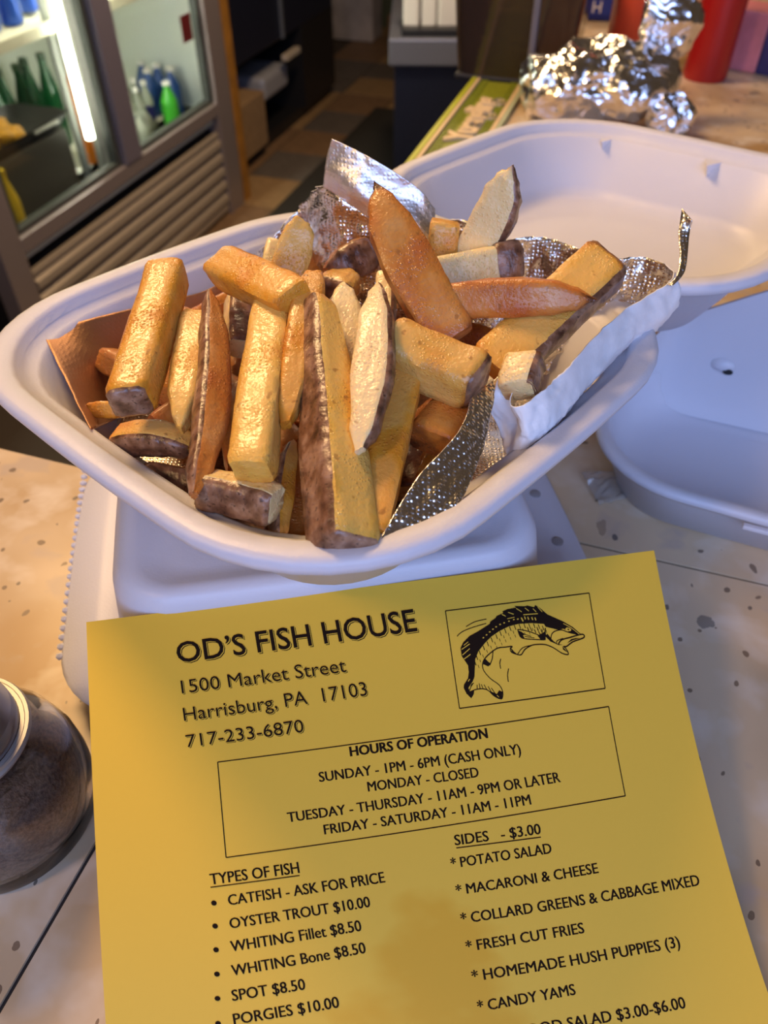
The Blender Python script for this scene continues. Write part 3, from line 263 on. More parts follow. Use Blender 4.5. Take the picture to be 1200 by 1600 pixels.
TIP = [[[0.1097,0.2724,0.152],[0.1139,0.2762,0.154],[0.116,0.284,0.158],[0.1165,0.2928,0.163],[0.118,0.2998,0.17]],[[0.1111,0.2709,0.152],[0.1167,0.2772,0.154],[0.119,0.284,0.158],[0.1208,0.2928,0.163],[0.1208,0.2932,0.168]]]

# ------------------------------------------------------------------ bar axes: x runs across the bar, y along it
BAR = math.atan2(-.308, .951)
def AB(a, b, z=0): return Vector((a*.951 + b*.308, -a*.308 + b*.951, z))

# ------------------------------------------------------------------ floor and walls behind the bar
FLOOR_Z = -1.07
TILE_A = mat('quarry_tile', (.21, .125, .065), .55, bump=.1, scale=30, vary=.18)
TILE_B = mat('quarry_tile_tan', (.30, .19, .09), .55, bump=.1, scale=30, vary=.15)
TILE_C = mat('quarry_tile_grey', (.12, .10, .085), .55, bump=.1, scale=30, vary=.15)
GROUT = mat('floor_grout', (.06, .045, .035), .9)
fl = box('floor', -3.2, 3.2, -1.5, 6.2, -.03, 0, GROUT); fl.location = (0, 0, FLOOR_Z); fl.rotation_euler = (0, 0, BAR); tag(fl, kind='structure')
tile_me = []
for m in (TILE_A, TILE_B, TILE_C):
    bm = bmesh.new(); bbox(bm, -.147, .147, -.147, .147, 0, .006, .002); me = bpy.data.meshes.new('tile'); bm.to_mesh(me); bm.free(); me.materials.append(m); tile_me.append(me)
for i in range(-6, 1):
    for j in range(6, 20):
        if -1.58+i*0 > -1 and False: continue
        o = bpy.data.objects.new('floor_tile', tile_me[(i*3+j*5+(i*j) % 4) % 3]); COL.objects.link(o); o.parent = fl
        o.location = (i*.3, j*.3, 0)
WALLG = mat('dark_wall', (.10, .075, .055), .8, bump=.1)
wb = box('wall_back', -3.2, 3.2, 0, .1, 0, 2.6, WALLG); wb.location = AB(0, 5.75, FLOOR_Z); wb.rotation_euler = (0, 0, BAR); tag(wb, kind='structure')
bb_ = box('baseboard_back', -3.2, 3.2, -.02, 0, 0, .22, mat('green_baseboard', (.075, .085, .04), .6), None, .004); bb_.location = AB(0, 5.75, FLOOR_Z); bb_.rotation_euler = (0, 0, BAR); tag(bb_, kind='structure')
wl = box('wall_left', -.1, 0, -3, 3, 0, 2.6, WALLG); wl.location = AB(-2.45, 3.2, FLOOR_Z); wl.rotation_euler = (0, 0, BAR); tag(wl, kind='structure')

fm = box('floor_mat', -.46, .46, -1.1, 1.1, 0, .012, RUBBER, None, .004); fm.location = AB(-.93, 3.05, FLOOR_Z+.006); fm.rotation_euler = (0, 0, BAR)
tag(fm, 'long black rubber mat on the floor of the aisle behind the bar', 'mat')

# ------------------------------------------------------------------ bar counter
ctr = empty('bar_counter', (0, 0, FLOOR_Z), BAR); tag(ctr, 'bar counter topped with cream and tan terrazzo slabs with thin dark joints', 'counter')
def slab(poly, name='terrazzo_slab'):
    bm = bmesh.new(); vs = [bm.verts.new((x, y, -FLOOR_Z)) for x, y in poly]; f = bm.faces.new(vs)
    bmesh.ops.recalc_face_normals(bm, faces=bm.faces)
    if f.normal.z < 0: f.normal_flip()
    r = bmesh.ops.extrude_face_region(bm, geom=[f])
    for v in [g for g in r['geom'] if isinstance(g, bmesh.types.BMVert)]: v.co.z -= .038
    bmesh.ops.recalc_face_normals(bm, faces=bm.faces)
    es = [e for e in bm.edges if all(abs(v.co.z + FLOOR_Z) < 1e-5 for v in e.verts)]
    return from_bm(name, bm, TERRAZZO, ctr)
J = .0009
slab([(-1.3, -.30), (-.1423-J, -.30), (-.1423-J, .2655), (-1.3, .2655)])
slab([(-.1423+J, -.30), (.9, -.30), (.9, .2955-J), (-.1423+J, .2955-J)])
slab([(-.2215, .2667), (-.1423-J, .2667), (-.1423-J, .2955+J), (.62, .2955+J), (.62, 1.35-J), (-.2215, 1.35-J)])
slab([(-.2215, 1.35+J), (.62, 1.35+J), (.62, 3.0), (-.2215, 3.0)])
bm = bmesh.new(); bbox(bm, -1.29, -.1, -.29, .2645, 1.07-.037, 1.07-.0013); bbox(bm, -.2, .61, .262, 2.9, 1.07-.037, 1.07-.0013); bbox(bm, -.16, .89, -.29, .30, 1.07-.037, 1.07-.0014)
from_bm('joint_filler', bm, mat('dark_joint', (.025, .02, .02), .8), ctr)
bm = bmesh.new(); bbox(bm, -1.25, .85, -.22, .2, 0, 1.03); bbox(bm, -.17, .57, .2, 2.95, 0, 1.03)
from_bm('counter_base', bm, mat('dark_wood', (.05, .03, .018), .6, bump=.2), ctr)
box('lower_shelf', -1.2, -.25, .2, .52, .72, .74, mat('shelf_wood', (.20, .135, .07), .7, vary=.2, scale=12), ctr)
# black drain mat on the lower shelf
bm = bmesh.new(); bbox(bm, -.18, .18, -.09, .09, 0, .008)
for i in range(18):
    for j in range(9):
        bbox(bm, -.17+i*.02-.005, -.17+i*.02+.005, -.08+j*.02-.005, -.08+j*.02+.005, .008, .013)
dm = from_bm('drain_mat', bm, RUBBER); dm.location = AB(-.36, .37, -.33); dm.rotation_euler = (0, 0, BAR)
tag(dm, 'black studded drain mat on the shelf below the left end of the counter', 'mat')

# ------------------------------------------------------------------ foam trays
def rr(x0, x1, y0, y1, r, n=10, m=10, bulge=0):
    p = []
    cs = [(x1-r, y1-r, 0, 0, 1), (x0+r, y1-r, 90, -1, 0), (x0+r, y0+r, 180, 0, -1), (x1-r, y0+r, 270, 1, 0)]
    for k, (cx, cy, a0, ox, oy) in enumerate(cs):
        for i in range(n+1):
            t = math.radians(a0+90*i/n); p.append((cx+r*math.cos(t), cy+r*math.sin(t)))
        nx = cs[(k+1) % 4]; t = math.radians(a0+90); s = (cx+r*math.cos(t), cy+r*math.sin(t)); e = (nx[0]+r*math.cos(t), nx[1]+r*math.sin(t))
        for i in range(1, m):
            q = i/m; b = bulge*math.sin(PI*q)
            p.append((s[0]+(e[0]-s[0])*q+math.cos(t)*b, s[1]+(e[1]-s[1])*q+math.sin(t)*b))
    return p
def tray(name, prof, parent, mt=None, off=(0, 0), bulge=.0008, wob=0):
    v, f = [], []; n = None
    for x0, x1, y0, y1, r, z in prof:
        ring = rr(x0, x1, y0, y1, r, bulge=bulge); n = len(ring)
        for x, y in ring:
            w = wob*noise.noise((x*14+off[0]*9, y*14, z*10)) if wob else 0
            v.append((x+off[0], y+off[1], z+w))
    for k in range(len(prof)-1):
        for i in range(n):
            j = (i+1) % n; f.append((k*n+i, k*n+j, (k+1)*n+j, (k+1)*n+i))
    f.append(tuple(range(n))); f.append(tuple(range((len(prof)-1)*n, len(prof)*n)))
    return from_py(name, v, f, mt or FOAM, parent, True, True, 62)
def sq(h, r, z, dx=0): return (-h+dx, h+dx, -h, h, r, z)

# closed box underneath
cb = empty('closed_foam_box', (-.032, .262, 0), math.radians(10.5))
tag(cb, 'closed white foam box lying under the box of fries, torn toothed edge at its left', 'food box', 'foam food boxes')
tray('base', [(-.085, .088, -.066, .066, .03, .0), (-.09, .092, -.07, .07, .03, .0015), (-.106, .112, -.082, .084, .035, .0145), (-.112, .118, -.084, .086, .036, .0165), (-.10, .105, -.07, .07, .03, .0168)], cb)
tray('lid', [(-.112, .118, -.084, .088, .036, .0172), (-.1185, .1250, -.0855, .0900, .038, .0185), (-.119, .1255, -.086, .0905, .038, .0205), (-.1175, .124, -.0852, .0895, .038, .0222),
             (-.104, .112, -.0845, .087, .036, .0270), (-.101, .109, -.0843, .0865, .035, .0272), (-.0935, .097, -.0838, .086, .032, .0258), (-.0905, .0935, -.0835, .0855, .03, .0275), (-.0835, .0845, -.0805, .0825, .024, .0755),
             (-.0800, .0805, -.0785, .0800, .021, .0810), (-.0765, .077, -.0757, .0765, .018, .0828), (-.0725, .073, -.0718, .0725, .016, .0822), (-.068, .0685, -.069, .068, .014, .0806), (-.062, .0625, -.063, .062, .012, .0800)], cb, wob=.0006)
bm = bmesh.new(); bmesh.ops.create_icosphere(bm, subdivisions=1, radius=.0021); tooth_me = bpy.data.meshes.new('tooth'); bm.to_mesh(tooth_me); bm.free(); tooth_me.materials.append(FOAM)
for i in range(27):
    o = bpy.data.objects.new('tooth', tooth_me); COL.objects.link(o); o.parent = cb; o.location = (-.1195, -.050+i*.0051, .0205); o.scale = (1, .8, .9)
SLOT = mat('slot_grey', (.30, .28, .29), .8)
for y in (-.030, .004):
    lathe('latch_slot', [(.0005, .0), (.0028, .0), (.0028, .0009), (.0022, .0012), (.0005, .0012)], SLOT, cb, 16, (.1125, y, .0263))

# open box of fries: base and opened lid, hinged along the far right edge
tilt = math.atan(.06)
fb = empty('open_foam_box', (-.0224, .2674, .135)); fb.rotation_mode = 'QUATERNION'
fb.rotation_quaternion = (Matrix.Rotation(-tilt, 3, 'X') @ Matrix.Rotation(math.radians(48.3), 3, 'Z')).to_quaternion()
tag(fb, 'open white foam box filled with fries, its lid folded back to the upper right', 'food box', 'foam food boxes')
H = .112
def shell(dx, deep, top=0):
    return [sq(.074, .034, -deep, dx), sq(.078, .036, -deep+.0012, dx), sq(.0985, .056, -.0085, dx), sq(.1005, .058, -.0065, dx), sq(.1095, .0645, -.0062, dx), sq(.1115, .0655, -.0045, dx), sq(.1120, .0660, -.0020, dx), sq(.1112, .0655, .0000, dx),
            sq(.1095, .0645, .0006, dx), sq(.1040, .0600, .0004, dx), sq(.1022, .0590, -.0010, dx), sq(.1012, .0580, -.0042, dx), sq(.0965, .0545, -.0058, dx), sq(.0950, .0535, -.0068, dx), sq(.0815, .042, -deep+.010, dx), sq(.0775, .038, -deep+.0050, dx), sq(.070, .032, -deep+.0030, dx), sq(.045, .02, -deep+.0026, dx)]
tray('base', shell(0, .047), fb, wob=.0005)
tray('lid', shell(2*H+.004, .043), fb, wob=.0008)
bm = bmesh.new(); bbox(bm, H-.004, H+.008, -.06, .06, -.0045, -.0025, .0006); from_bm('hinge', bm, FOAM, fb)
# small pressed ribs in the far walls of the lid
for x, y, rz in ((.315, .056, PI/2), (.315, -.018, PI/2)):
    bm = bmesh.new(); vs = [bm.verts.new(p) for p in ((-.006, .004, .002), (.006, .004, .002), (0, .004, -.022), (-.0005, -.006, .001), (.0005, -.006, .001))]
    for q in ((0, 1, 4, 3), (0, 3, 2), (1, 2, 4), (3, 4, 2), (0, 2, 1)): bm.faces.new([vs[i] for i in q])
    o = from_bm('rib', bm, FOAM, fb); o.location = (x, y+.006, -.008) if rz == 0 else (x+.007, y, -.008); o.rotation_euler = (0, 0, -rz)

# second open box at the right
EX = math.radians(-22.05)
rb = empty('open_foam_tray', (.093*math.cos(EX)-.385*math.sin(EX), .093*math.sin(EX)+.385*math.cos(EX), 0), EX)
tag(rb, 'empty white foam box at the right edge, back panel upright with a latch hole', 'food box', 'foam food boxes')
X0, X1, Y0, Y1 = -.111, .150, -.0755, .060
def rc(i, r, z): return (X0+i, X1-i, Y0+i, Y1-i, r, z)
tray('base', [rc(.022, .035, .0), rc(.017, .038, .0014), rc(.0062, .050, .0285), rc(.0048, .051, .0305), rc(.0012, .053, .0306), rc(0, .054, .0325), rc(.0002, .054, .0350), rc(.0020, .053, .0362), rc(.0060, .050, .0360), rc(.0078, .049, .0345),
             rc(.0092, .048, .0310), rc(.0125, .045, .0180), rc(.0170, .041, .0100), rc(.0240, .034, .0062), rc(.034, .026, .0050)], rb, wob=.0008)
# upright back panel with rounded left side and a latch hole
def back_panel():
    v, f = [], []
    nx, nz = 40, 14; xs = [X0+.016+(X1-.016-X0-.016)*i/nx for i in range(nx+1)]
    yb = Y1-.021
    for layer in (0, 1):
        for k in range(nz+1):
            q = k/nz
            for i, x in enumerate(xs):
                top = .056+.044*min(1, i/12)
                z = .007+(top-.007)*q; d = min(x-xs[0], .02); c = (.02-d)/.02
                v.append((x, yb + .006*q - .018*c*c*c + .0022*layer + .004*(1-q)**6*-1, z))
    M = (nx+1)*(nz+1)
    hole = {(int(.30*nx), 7)}
    for L_ in (0, 1):
        for k in range(nz):
            for i in range(nx):
                a = L_*M + k*(nx+1)+i; f.append((a, a+1, a+nx+2, a+nx+1))
    for i in range(nx):
        for k in (0, nz): a = k*(nx+1)+i; f.append((a, a+1, M+a+1, M+a))
    for k in range(nz):
        for i in (0, nx): a = k*(nx+1)+i; f.append((a, a+nx+1, M+a+nx+1, M+a))
    return from_py('back_panel', v, f, FOAM, rb, True, True, 62)
bp = back_panel()
hx, hz = -.0475, .0405
o = lathe('latch_bump', [(.0058, 0), (.0045, .002), (.0022, .0032), (.0006, .0034)], FOAM, rb, 20, (0, 0, 0)); o.rotation_euler = (PI/2, 0, 0); o.location = (hx-.0035, .0425, hz+.0015); o.scale = (1.3, .8, 1)
o = lathe('latch_hole', [(.0006, .0), (.0024, .0), (.0024, .0006), (.0006, .0006)], BLACK, rb, 16, (0, 0, 0)); o.rotation_euler = (PI/2, 0, 0); o.location = (hx, .0400, hz-.001); o.scale = (1.2, .75, 1)
for x in (-.02, .03):
    bm = bmesh.new(); bbox(bm, x-.008, x+.008, Y0-.0012, Y0+.0020, .0265, .0290, .0006); from_bm('latch_tab', bm, FOAM, rb)

# scrap of clear wrapper under the right box
CLEAR = mat('clear_film', (.9, .92, .95), .12, trans=.9, spec=.6)
def film():
    v, f = [], []; n = 10
    for i in range(n+1):
        for j in range(n+1):
            x = i/n; y = j/n
            v.append((x*.034, y*.024*(1-.3*x), .001+.010*x*(1-y)*.4+.004*abs(noise.noise((x*5, y*5, 3)))+.004*y))
    for i in range(n):
        for j in range(n): a = i*(n+1)+j; f.append((a, a+1, a+n+2, a+n+1))
    o = from_py('clear_wrapper', v, f, CLEAR, None, False)
    s = o.modifiers.new('s', 'SOLIDIFY'); s.thickness = .0003
    return o
cw = film(); cw.location = (.1195, .304, 0); cw.rotation_euler = (0, 0, math.radians(15)); tag(cw, 'shiny scrap of clear plastic wrapper poking out from under the right foam box', 'wrapper')

# ------------------------------------------------------------------ foil sheet: foil inside, white paper outside
fs = empty('foil_sheet', (-.0224, .2674, .092)); tag(fs, 'embossed foil sheet with white paper backing lining the box of fries', 'foil')
fs_inv = Vector(fs.location)
def cr(P, t):
    n = len(P)-1; i = min(int(t), n-1); u = t-i
    p0, p1, p2, p3 = P[max(i-1, 0)], P[i], P[i+1], P[min(i+2, n)]
    return .5*((2*p1)+(p2-p0)*u+(2*p0-5*p1+4*p2-p3)*u*u+(3*p1-p0-3*p2+p3)*u**3)
def crumple(p, amp, sc):
    q = Vector(p)*sc
    d = abs(noise.noise(q))+.5*abs(noise.noise(q*2.1+Vector((5, 2, 1))))+.25*abs(noise.noise(q*4.3))
    d2 = noise.noise(q*.7+Vector((9, 9, 9)))
    return (d-.45)*amp + d2*amp*.4
def sheet_mesh(name, rows, nu, nv, amp, sc, m1, m2, parent, base, thick=.00035, ampf=None):
    """rows: control polylines from lower to upper edge"""
    v, f = [], []; K = len(rows); n = len(rows[0])-1
    for j in range(nv+1):
        tv = j/nv*(K-1)
        for i in range(nu+1):
            tu = i/nu*n
            col = [cr([Vector(p) for p in r], tu) for r in rows]
            v.append(cr(col, tv) if K > 2 else col[0].lerp(col[1], tv))
    W_ = nu+1
    nrm = []
    for j in range(nv+1):
        for i in range(W_):
            a = v[j*W_+min(i+1, nu)]-v[j*W_+max(i-1, 0)]; b = v[min(j+1, nv)*W_+i]-v[max(j-1, 0)*W_+i]
            c = a.cross(b); nrm.append(c.normalized() if c.length > 1e-12 else Vector((0, 0, 1)))
    out = []
    for k, p in enumerate(v):
        i = k % W_; j = k//W_
        A = amp*(ampf(i/nu, j/nv) if ampf else 1)
        out.append(p + nrm[k]*crumple(p, A, sc) - base)
    for j in range(nv):
        for i in range(nu): a = j*W_+i; f.append((a, a+1, a+W_+1, a+W_))
    o = from_py(name, out, f, m1, parent, True, False)
    o.data.materials.append(m2)
    s = o.modifiers.new('thickness', 'SOLIDIFY'); s.thickness = thick; s.offset = 0; s.material_offset = 1; s.material_offset_rim = 1
    return o
top = [Vector(a) for a, b in FOIL]; bot = [Vector(b) for a, b in FOIL]
mid = []
cen = Vector((-.0224, .2674, .1))
for i, (a, b) in enumerate(zip(top, bot)):
    m_ = a.lerp(b, .5)
    if i < 29: o_ = (Vector((a.x, a.y, 0))-Vector((cen.x, cen.y, 0))).normalized(); m_ = m_ + o_*.005
    mid.append(m_)
def af(u, v):
    i = u*(len(top)-1)
    if i < 3.5: return .18
    if i < 7: return 1.8
    if i < 12: return 2.6*(1-.6*v)
    if i < 19: return 1.2
    if i < 29: return .55
    return .35
PANELM = foil_mat('foil_fry_reflection', .12, .50, (.50, .27, .145), .35)  # brown base colour stands in for the foil's reflection of the fries
sheet_mesh('foil_lining', [bot[4:], mid[4:], top[4:]], 280, 26, .0030, 170, FOILM, PAPER_BACK, fs, fs_inv, ampf=lambda u, v: af((u*(len(top)-5)+4)/(len(top)-1), v))
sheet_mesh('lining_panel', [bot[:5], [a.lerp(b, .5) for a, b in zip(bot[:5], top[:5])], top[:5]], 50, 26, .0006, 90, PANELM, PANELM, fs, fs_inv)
sheet_mesh('foil_flap', FLAP, 50, 30, .0009, 120, FOILB, FOILB, fs, fs_inv)
sheet_mesh('foil_curl', TIP, 24, 4, .0006, 200, FOILM, BLACK if False else FOILM, fs, fs_inv)
# floor of the lining
def lining_floor():
    R = rr(-.075, .075, -.075, .075, .034); v = [(0, 0, 0)]; f = []; ang = math.radians(48.3)
    for k in range(1, 9):
        for x, y in R:
            q = k/8; p = Vector((x*q*math.cos(ang)-y*q*math.sin(ang), x*q*math.sin(ang)+y*q*math.cos(ang), 0))
            p.z = .0025-.06*p.y*.9+.002*abs(noise.noise(p*90)); v.append(p)
    n = len(R)
    for i in range(n): f.append((0, 1+i, 1+(i+1) % n))
    for k in range(7):
        for i in range(n): a = 1+k*n; f.append((a+i, a+(i+1) % n, a+n+(i+1) % n, a+n+i))
    return from_py('lining_floor', v, f, FOILM, fs, True)
lining_floor()

# ------------------------------------------------------------------ fries
HUE = dict(gold=(.66, .29, .026), butter=(.72, .39, .065), orange=(.54, .21, .035), amber=(.64, .27, .020), yellow=(.74, .40, .060), pale=(.80, .62, .30), brown=(.42, .20, .06), deep=(.36, .13, .02))  # deep: dark flesh colour paints in the shade among buried fries
def section(n=20, e=9):
    p = []
    for i in range(n):
        t = 2*PI*(i+.5)/n; c, s = math.cos(t), math.sin(t)
        k = (abs(c)**e+abs(s)**e)**(-1/e); p.append((.5*c*k, .5*s*k))
    return p
SEC = section(24)
def prof_at(pr, s):
    for (s0, a0, b0), (s1, a1, b1) in zip(pr, pr[1:]):
        if s <= s1:
            u = (s-s0)/max(1e-6, s1-s0); u = u*u*(3-2*u) if s1-s0 > .08 else u
            return a0+(a1-a0)*u, b0+(b1-b0)*u
    return pr[-1][1:]
def make_fry(idx, row):
    label, A, B, X, w, t, pk, bend, hue, skin = row
    A = Vector(A); B = Vector(B); D = B-A; ln = D.length; d = D.normalized(); X = Vector(X); X = (X-d*X.dot(d)).normalized(); Y = d.cross(X)
    R = random.Random(idx*13+5); pr = PROF[pk]
    NS = 30; ss = [0, .012, .03]+[.03+(.94)*i/(NS-6) for i in range(1, NS-6)]+[.97, .988, 1]
    ph = R.uniform(0, 20); tw = R.uniform(-.12, .12); bz = R.uniform(-.0012, .0012)
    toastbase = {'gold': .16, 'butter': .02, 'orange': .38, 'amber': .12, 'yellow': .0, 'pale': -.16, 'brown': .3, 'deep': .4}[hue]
    ringv, ringn, tv = [], [], []
    for s in ss:
        a, b = prof_at(pr, s); cb_ = bend*4*s*(1-s); cz = bz*4*s*(1-s); g = tw*(s-.5)
        cg, sg = math.cos(g), math.sin(g); r = []; tr = []
        endk = max(0, 1-min(s, 1-s)/.03); rd = 1-.05*endk
        slant = (-.10 if idx % 3 else .12)*w
        for x, y in SEC:
            # ends cut a little askew, faces slightly hollow and uneven
            hol = 1-.035*math.cos(PI*2*min(abs(x), abs(y)))*.6
            px = x*a*w*rd; py = y*b*t*rd
            nz = noise.noise((x*2.2+ph, y*2.2, s*5))*.035*w + noise.noise((x*6+ph, y*6, s*22))*.014*w
            l = math.hypot(px, py)+1e-9; px += px/l*nz; py += py/l*nz
            qx = px*cg-py*sg; qy = px*sg+py*cg
            e = (s-.5)*ln + (x*slant if (s < .04 or s > .96) else 0) + R.uniform(-1, 1)*.0002
            r.append(Vector((qx+cb_, qy+cz, e)))
            cor = max(0, (min(abs(x), abs(y))-.33)/.15); ends = max(0, 1-min(s, 1-s)/.07)
            tr.append(toastbase+.42*cor+.30*ends+ (.55*max(0, (s-.86)/.14) if pk == 'point2' else 0) + (.5*max(0, (s-.8)/.2) if 'E2' in skin else 0))
        ringv.append(r); tv += tr
    n = len(SEC); v = [p for r in ringv for p in r]; f = []
    for k in range(len(ss)-1):
        for i in range(n): j = (i+1) % n; f.append((k*n+i, k*n+j, (k+1)*n+j, (k+1)*n+i))
    c0 = len(v); v.append(sum(ringv[0], Vector())/n); c1 = len(v); v.append(sum(ringv[-1], Vector())/n); tv += [toastbase+.3]*2
    L_ = (len(ss)-1)*n
    for i in range(n): j = (i+1) % n; f.append((c0, j, i)); f.append((c1, L_+i, L_+j))
    me = bpy.data.meshes.new('french_fry'); me.from_pydata([tuple(p) for p in v], [], f); me.update()
    at_ = me.attributes.new('toast', 'FLOAT', 'POINT'); at_.data.foreach_set('value', tv)
    o = link('french_fry', me, FRY, None, True); sharp(o, 50)
    c = HUE[hue]; k = R.uniform(.92, 1.06); o.color = (c[0]*k, c[1]*k*R.uniform(.95, 1.05), c[2], 1)
    o.matrix_world = Matrix(((X.x, Y.x, d.x, (A.x+B.x)/2), (X.y, Y.y, d.y, (A.y+B.y)/2), (X.z, Y.z, d.z, (A.z+B.z)/2), (0, 0, 0, 1)))
    tag(o, label, 'fry', 'fries buried under the heap' if label.startswith('shaded fry buried') else 'french fries heaped in the foam box')
    # peel: a raised skin over part of the outline
    def patch(sel_ring, sel_sec, bul):
        pv, pf = [], []; m = len(sel_sec)
        for a_, k in enumerate(sel_ring):
            cen_ = sum(ringv[k], Vector())/n
            for b_, i in enumerate(sel_sec):
                p = ringv[k][i % n]; o_ = (p-cen_); o_.z = 0; o_ = o_.normalized() if o_.length > 1e-9 else Vector((1, 0, 0))
                edge = (b_ in (0, m-1)) and m < n
                q = b_/(m-1); off = .00035+bul*4*q*(1-q) + .00035*noise.noise((p.x*900, p.y*900, p.z*300+ph))
                off *= min(1, .3+6*min(a_, len(sel_ring)-1-a_)/len(sel_ring)+ (1 if len(sel_ring) < 8 else 0))
                pv.append(p + o_*(-.00012 if edge else off))
        for a_ in range(len(sel_ring)-1):
            for b_ in range(m-1): k = a_*m+b_; pf.append((k, k+1, k+m+1, k+m))
        from_py('peel', pv, pf, PEEL, o, True, False)
    q = n//4
    sides = {'R': list(range(-4, 4)), 'F': list(range(14, 22)), 'L': list(range(8, 16))}
    allr = list(range(len(ss)))
    sk = skin
    for key in 'LRF':
        if key in sk: patch(allr, sides[key], .0003 if key != 'F' else .0010)
    if 'E1' in sk or 'T1' in sk: cap(o, ringv[0], ringv[1], -1, ph)
    if 'E2' in sk or 'T2' in sk: cap(o, ringv[-1], ringv[-2], 1, ph)
    if 'T2' in sk: patch([k for k in allr if ss[k] > .70], list(range(n//2-11, n//2+13+1)), .0006)
    return o
def cap(o, ring, ring2, sgn, ph):
    n = len(ring); c = sum(ring, Vector())/n; pv = []; pf = []
    for q, dz in ((1.012, -.0012), (1.02, .0003), (.8, .0012), (.4, .0018)):
        for i, p in enumerate(ring):
            r = c+(p-c)*q; r.z += sgn*(dz+.0003*noise.noise((r.x*700, r.y*700, ph))); pv.append(r)
    for k in range(3):
        for i in range(n): j = (i+1) % n; pf.append((k*n+i, k*n+j, (k+1)*n+j, (k+1)*n+i))
    pf.append(tuple(range(3*n, 4*n)))
    from_py('peel', pv, pf, PEEL, o, True, True)
for i, row in enumerate(FRIES): make_fry(i, row)

# ------------------------------------------------------------------ menu sheet and its print
SH = {k: (Vector(a), Vector(b)) for k, (a, b) in SHEET.items()}
VMAX = 1.62
def sheet_pt(s, v):
    P = [SH[k][0].lerp(SH[k][1], s) for k in 'TMB']
    f = lambda v: P[0]*(1-v)*(1-2*v)+P[1]*4*v*(1-v)+P[2]*v*(2*v-1)
    if v <= 1: p = f(v)
    else:
        g = (f(1)-f(.98))/.02; p = f(1)+g*(v-1)
        if p.z < .0012: p.z = .0012
    if p.z < .0012: p.z = .0012
    return p
def sheet_n(s, v):
    e = 1e-3; a = sheet_pt(s+e, v)-sheet_pt(s-e, v); b = sheet_pt(s, v+e)-sheet_pt(s, v-e)
    return b.cross(a).normalized()
ms = empty('menu_sheet', sheet_pt(.5, 1)); ms['label'] = 'yellow printed paper menu leaning against the foam box, black text and a jumping fish'; ms['category'] = 'menu'
MB0 = Vector(ms.location)
v, f, uvs = [], [], []
NS_, NV_ = 24, 60
for j in range(NV_+1):
    for i in range(NS_+1):
        v.append(sheet_pt(i/NS_, j/NV_*VMAX)-MB0); uvs.append((i/NS_, j/NV_*VMAX))
for j in range(NV_):
    for i in range(NS_): a = j*(NS_+1)+i; f.append((a, a+NS_+1, a+NS_+2, a+1))
paper = from_py('paper', v, f, MENU, ms, True, False)
ul = paper.data.uv_layers.new(name='UVMap')
for lp in paper.data.loops: ul.data[lp.index].uv = uvs[lp.vertex_index]
sm = paper.modifiers.new('thickness', 'SOLIDIFY'); sm.thickness = .00012; sm.offset = -1; sm.use_rim = False
def on_sheet(sv, off): return sheet_pt(*sv)+sheet_n(*sv)*off-MB0
def poly_obj(name, polys, off, m):
    bm = bmesh.new(); uvl = bm.loops.layers.uv.new('UVMap')
    for pts in polys:
        vs = [bm.verts.new(on_sheet(p, off)) for p in pts]; es = [bm.edges.new((vs[i], vs[(i+1) % len(vs)])) for i in range(len(vs))]
        bmesh.ops.triangle_fill(bm, edges=es, use_beauty=True)
    bmesh.ops.recalc_face_normals(bm, faces=bm.faces)
    me = bpy.data.meshes.new(name); bm.to_mesh(me); bm.free(); return link(name, me, m, ms, False)
wS = (sheet_pt(1, .3)-sheet_pt(0, .3)).length; hV = (sheet_pt(.5, 1)-sheet_pt(.5, 0)).length
def strip_quads(pts, w, closed=False):
    q = [Vector((p[0]*wS, p[1]*hV)) for p in pts]; out = []; n = len(q); Lf, Rt = [], []
    for i in range(n):
        a = q[max(i-1, 0)]; b = q[min(i+1, n-1)]
        if closed and i in (0, n-1): a = q[n-2]; b = q[1]
        t = (b-a).normalized(); nn = Vector((-t.y, t.x)); ww = w/2
        if 0 < i < n-1 or closed:
            d1 = (q[i]-q[i-1 if i else n-2]).normalized(); ww = min(w, w/2/max(.4, abs(d1.dot(t))))
        Lf.append(q[i]+nn*ww); Rt.append(q[i]-nn*ww)
    un = lambda p: (p.x/wS, p.y/hV)
    return [[un(Lf[i]), un(Lf[i+1]), un(Rt[i+1]), un(Rt[i])] for i in range(n-1)]
def dense(pts, k=3):
    P = [Vector((*p, 0)) for p in pts]; n = len(P)-1
    return [tuple(cr(P, t*n/(n*k))[:2]) for t in range(n*k+1)] if n > 1 else pts
def strokes_obj(name, strokes, off, m, smooth=True):
    v, f = [], []
    for w, pts in strokes:
        for qd in strip_quads(dense(pts) if smooth else pts, w):
            b = len(v); v += [on_sheet(p, off) for p in qd]; f.append((b, b+1, b+2, b+3))
    return from_py(name, v, f, m, ms, False, True)
def subdiv(pts, n=24):
    out = []
    for a, b in zip(pts, pts[1:]):
        out += [(a[0]+(b[0]-a[0])*i/n, a[1]+(b[1]-a[1])*i/n) for i in range(n)]
    return out+[pts[-1]]
for k, r in enumerate(RULES):
    pp = [subdiv([a, b], 20) for a, b in zip(r, r[1:])]
    strokes_obj('underline' if k < 2 else 'frame_line', [(.00034, p) for p in pp], .00012, INK, False)
fv = strokes_obj('fish_drawing', [(w*5.2e-5*1.02, p) for w, p in FISH['strokes']], .00012, INK)
poly_obj('fish_drawing', FISH['black'], .00014, INK)
strokes_obj('fish_highlight', [(w*5.2e-5, p) for w, p in FISH['white']], .00022, MENU)
poly_obj('fish_eye', [FISH['eye']], .00022, MENU); poly_obj('fish_pupil', [FISH['pupil']], .0003, INK)
for b in BULLETS:
    poly_obj('bullet', [[(b[0]+.00088*math.cos(t*PI/6)/wS, b[1]+.00088*math.sin(t*PI/6)/hV) for t in range(12)]], .00012, INK)

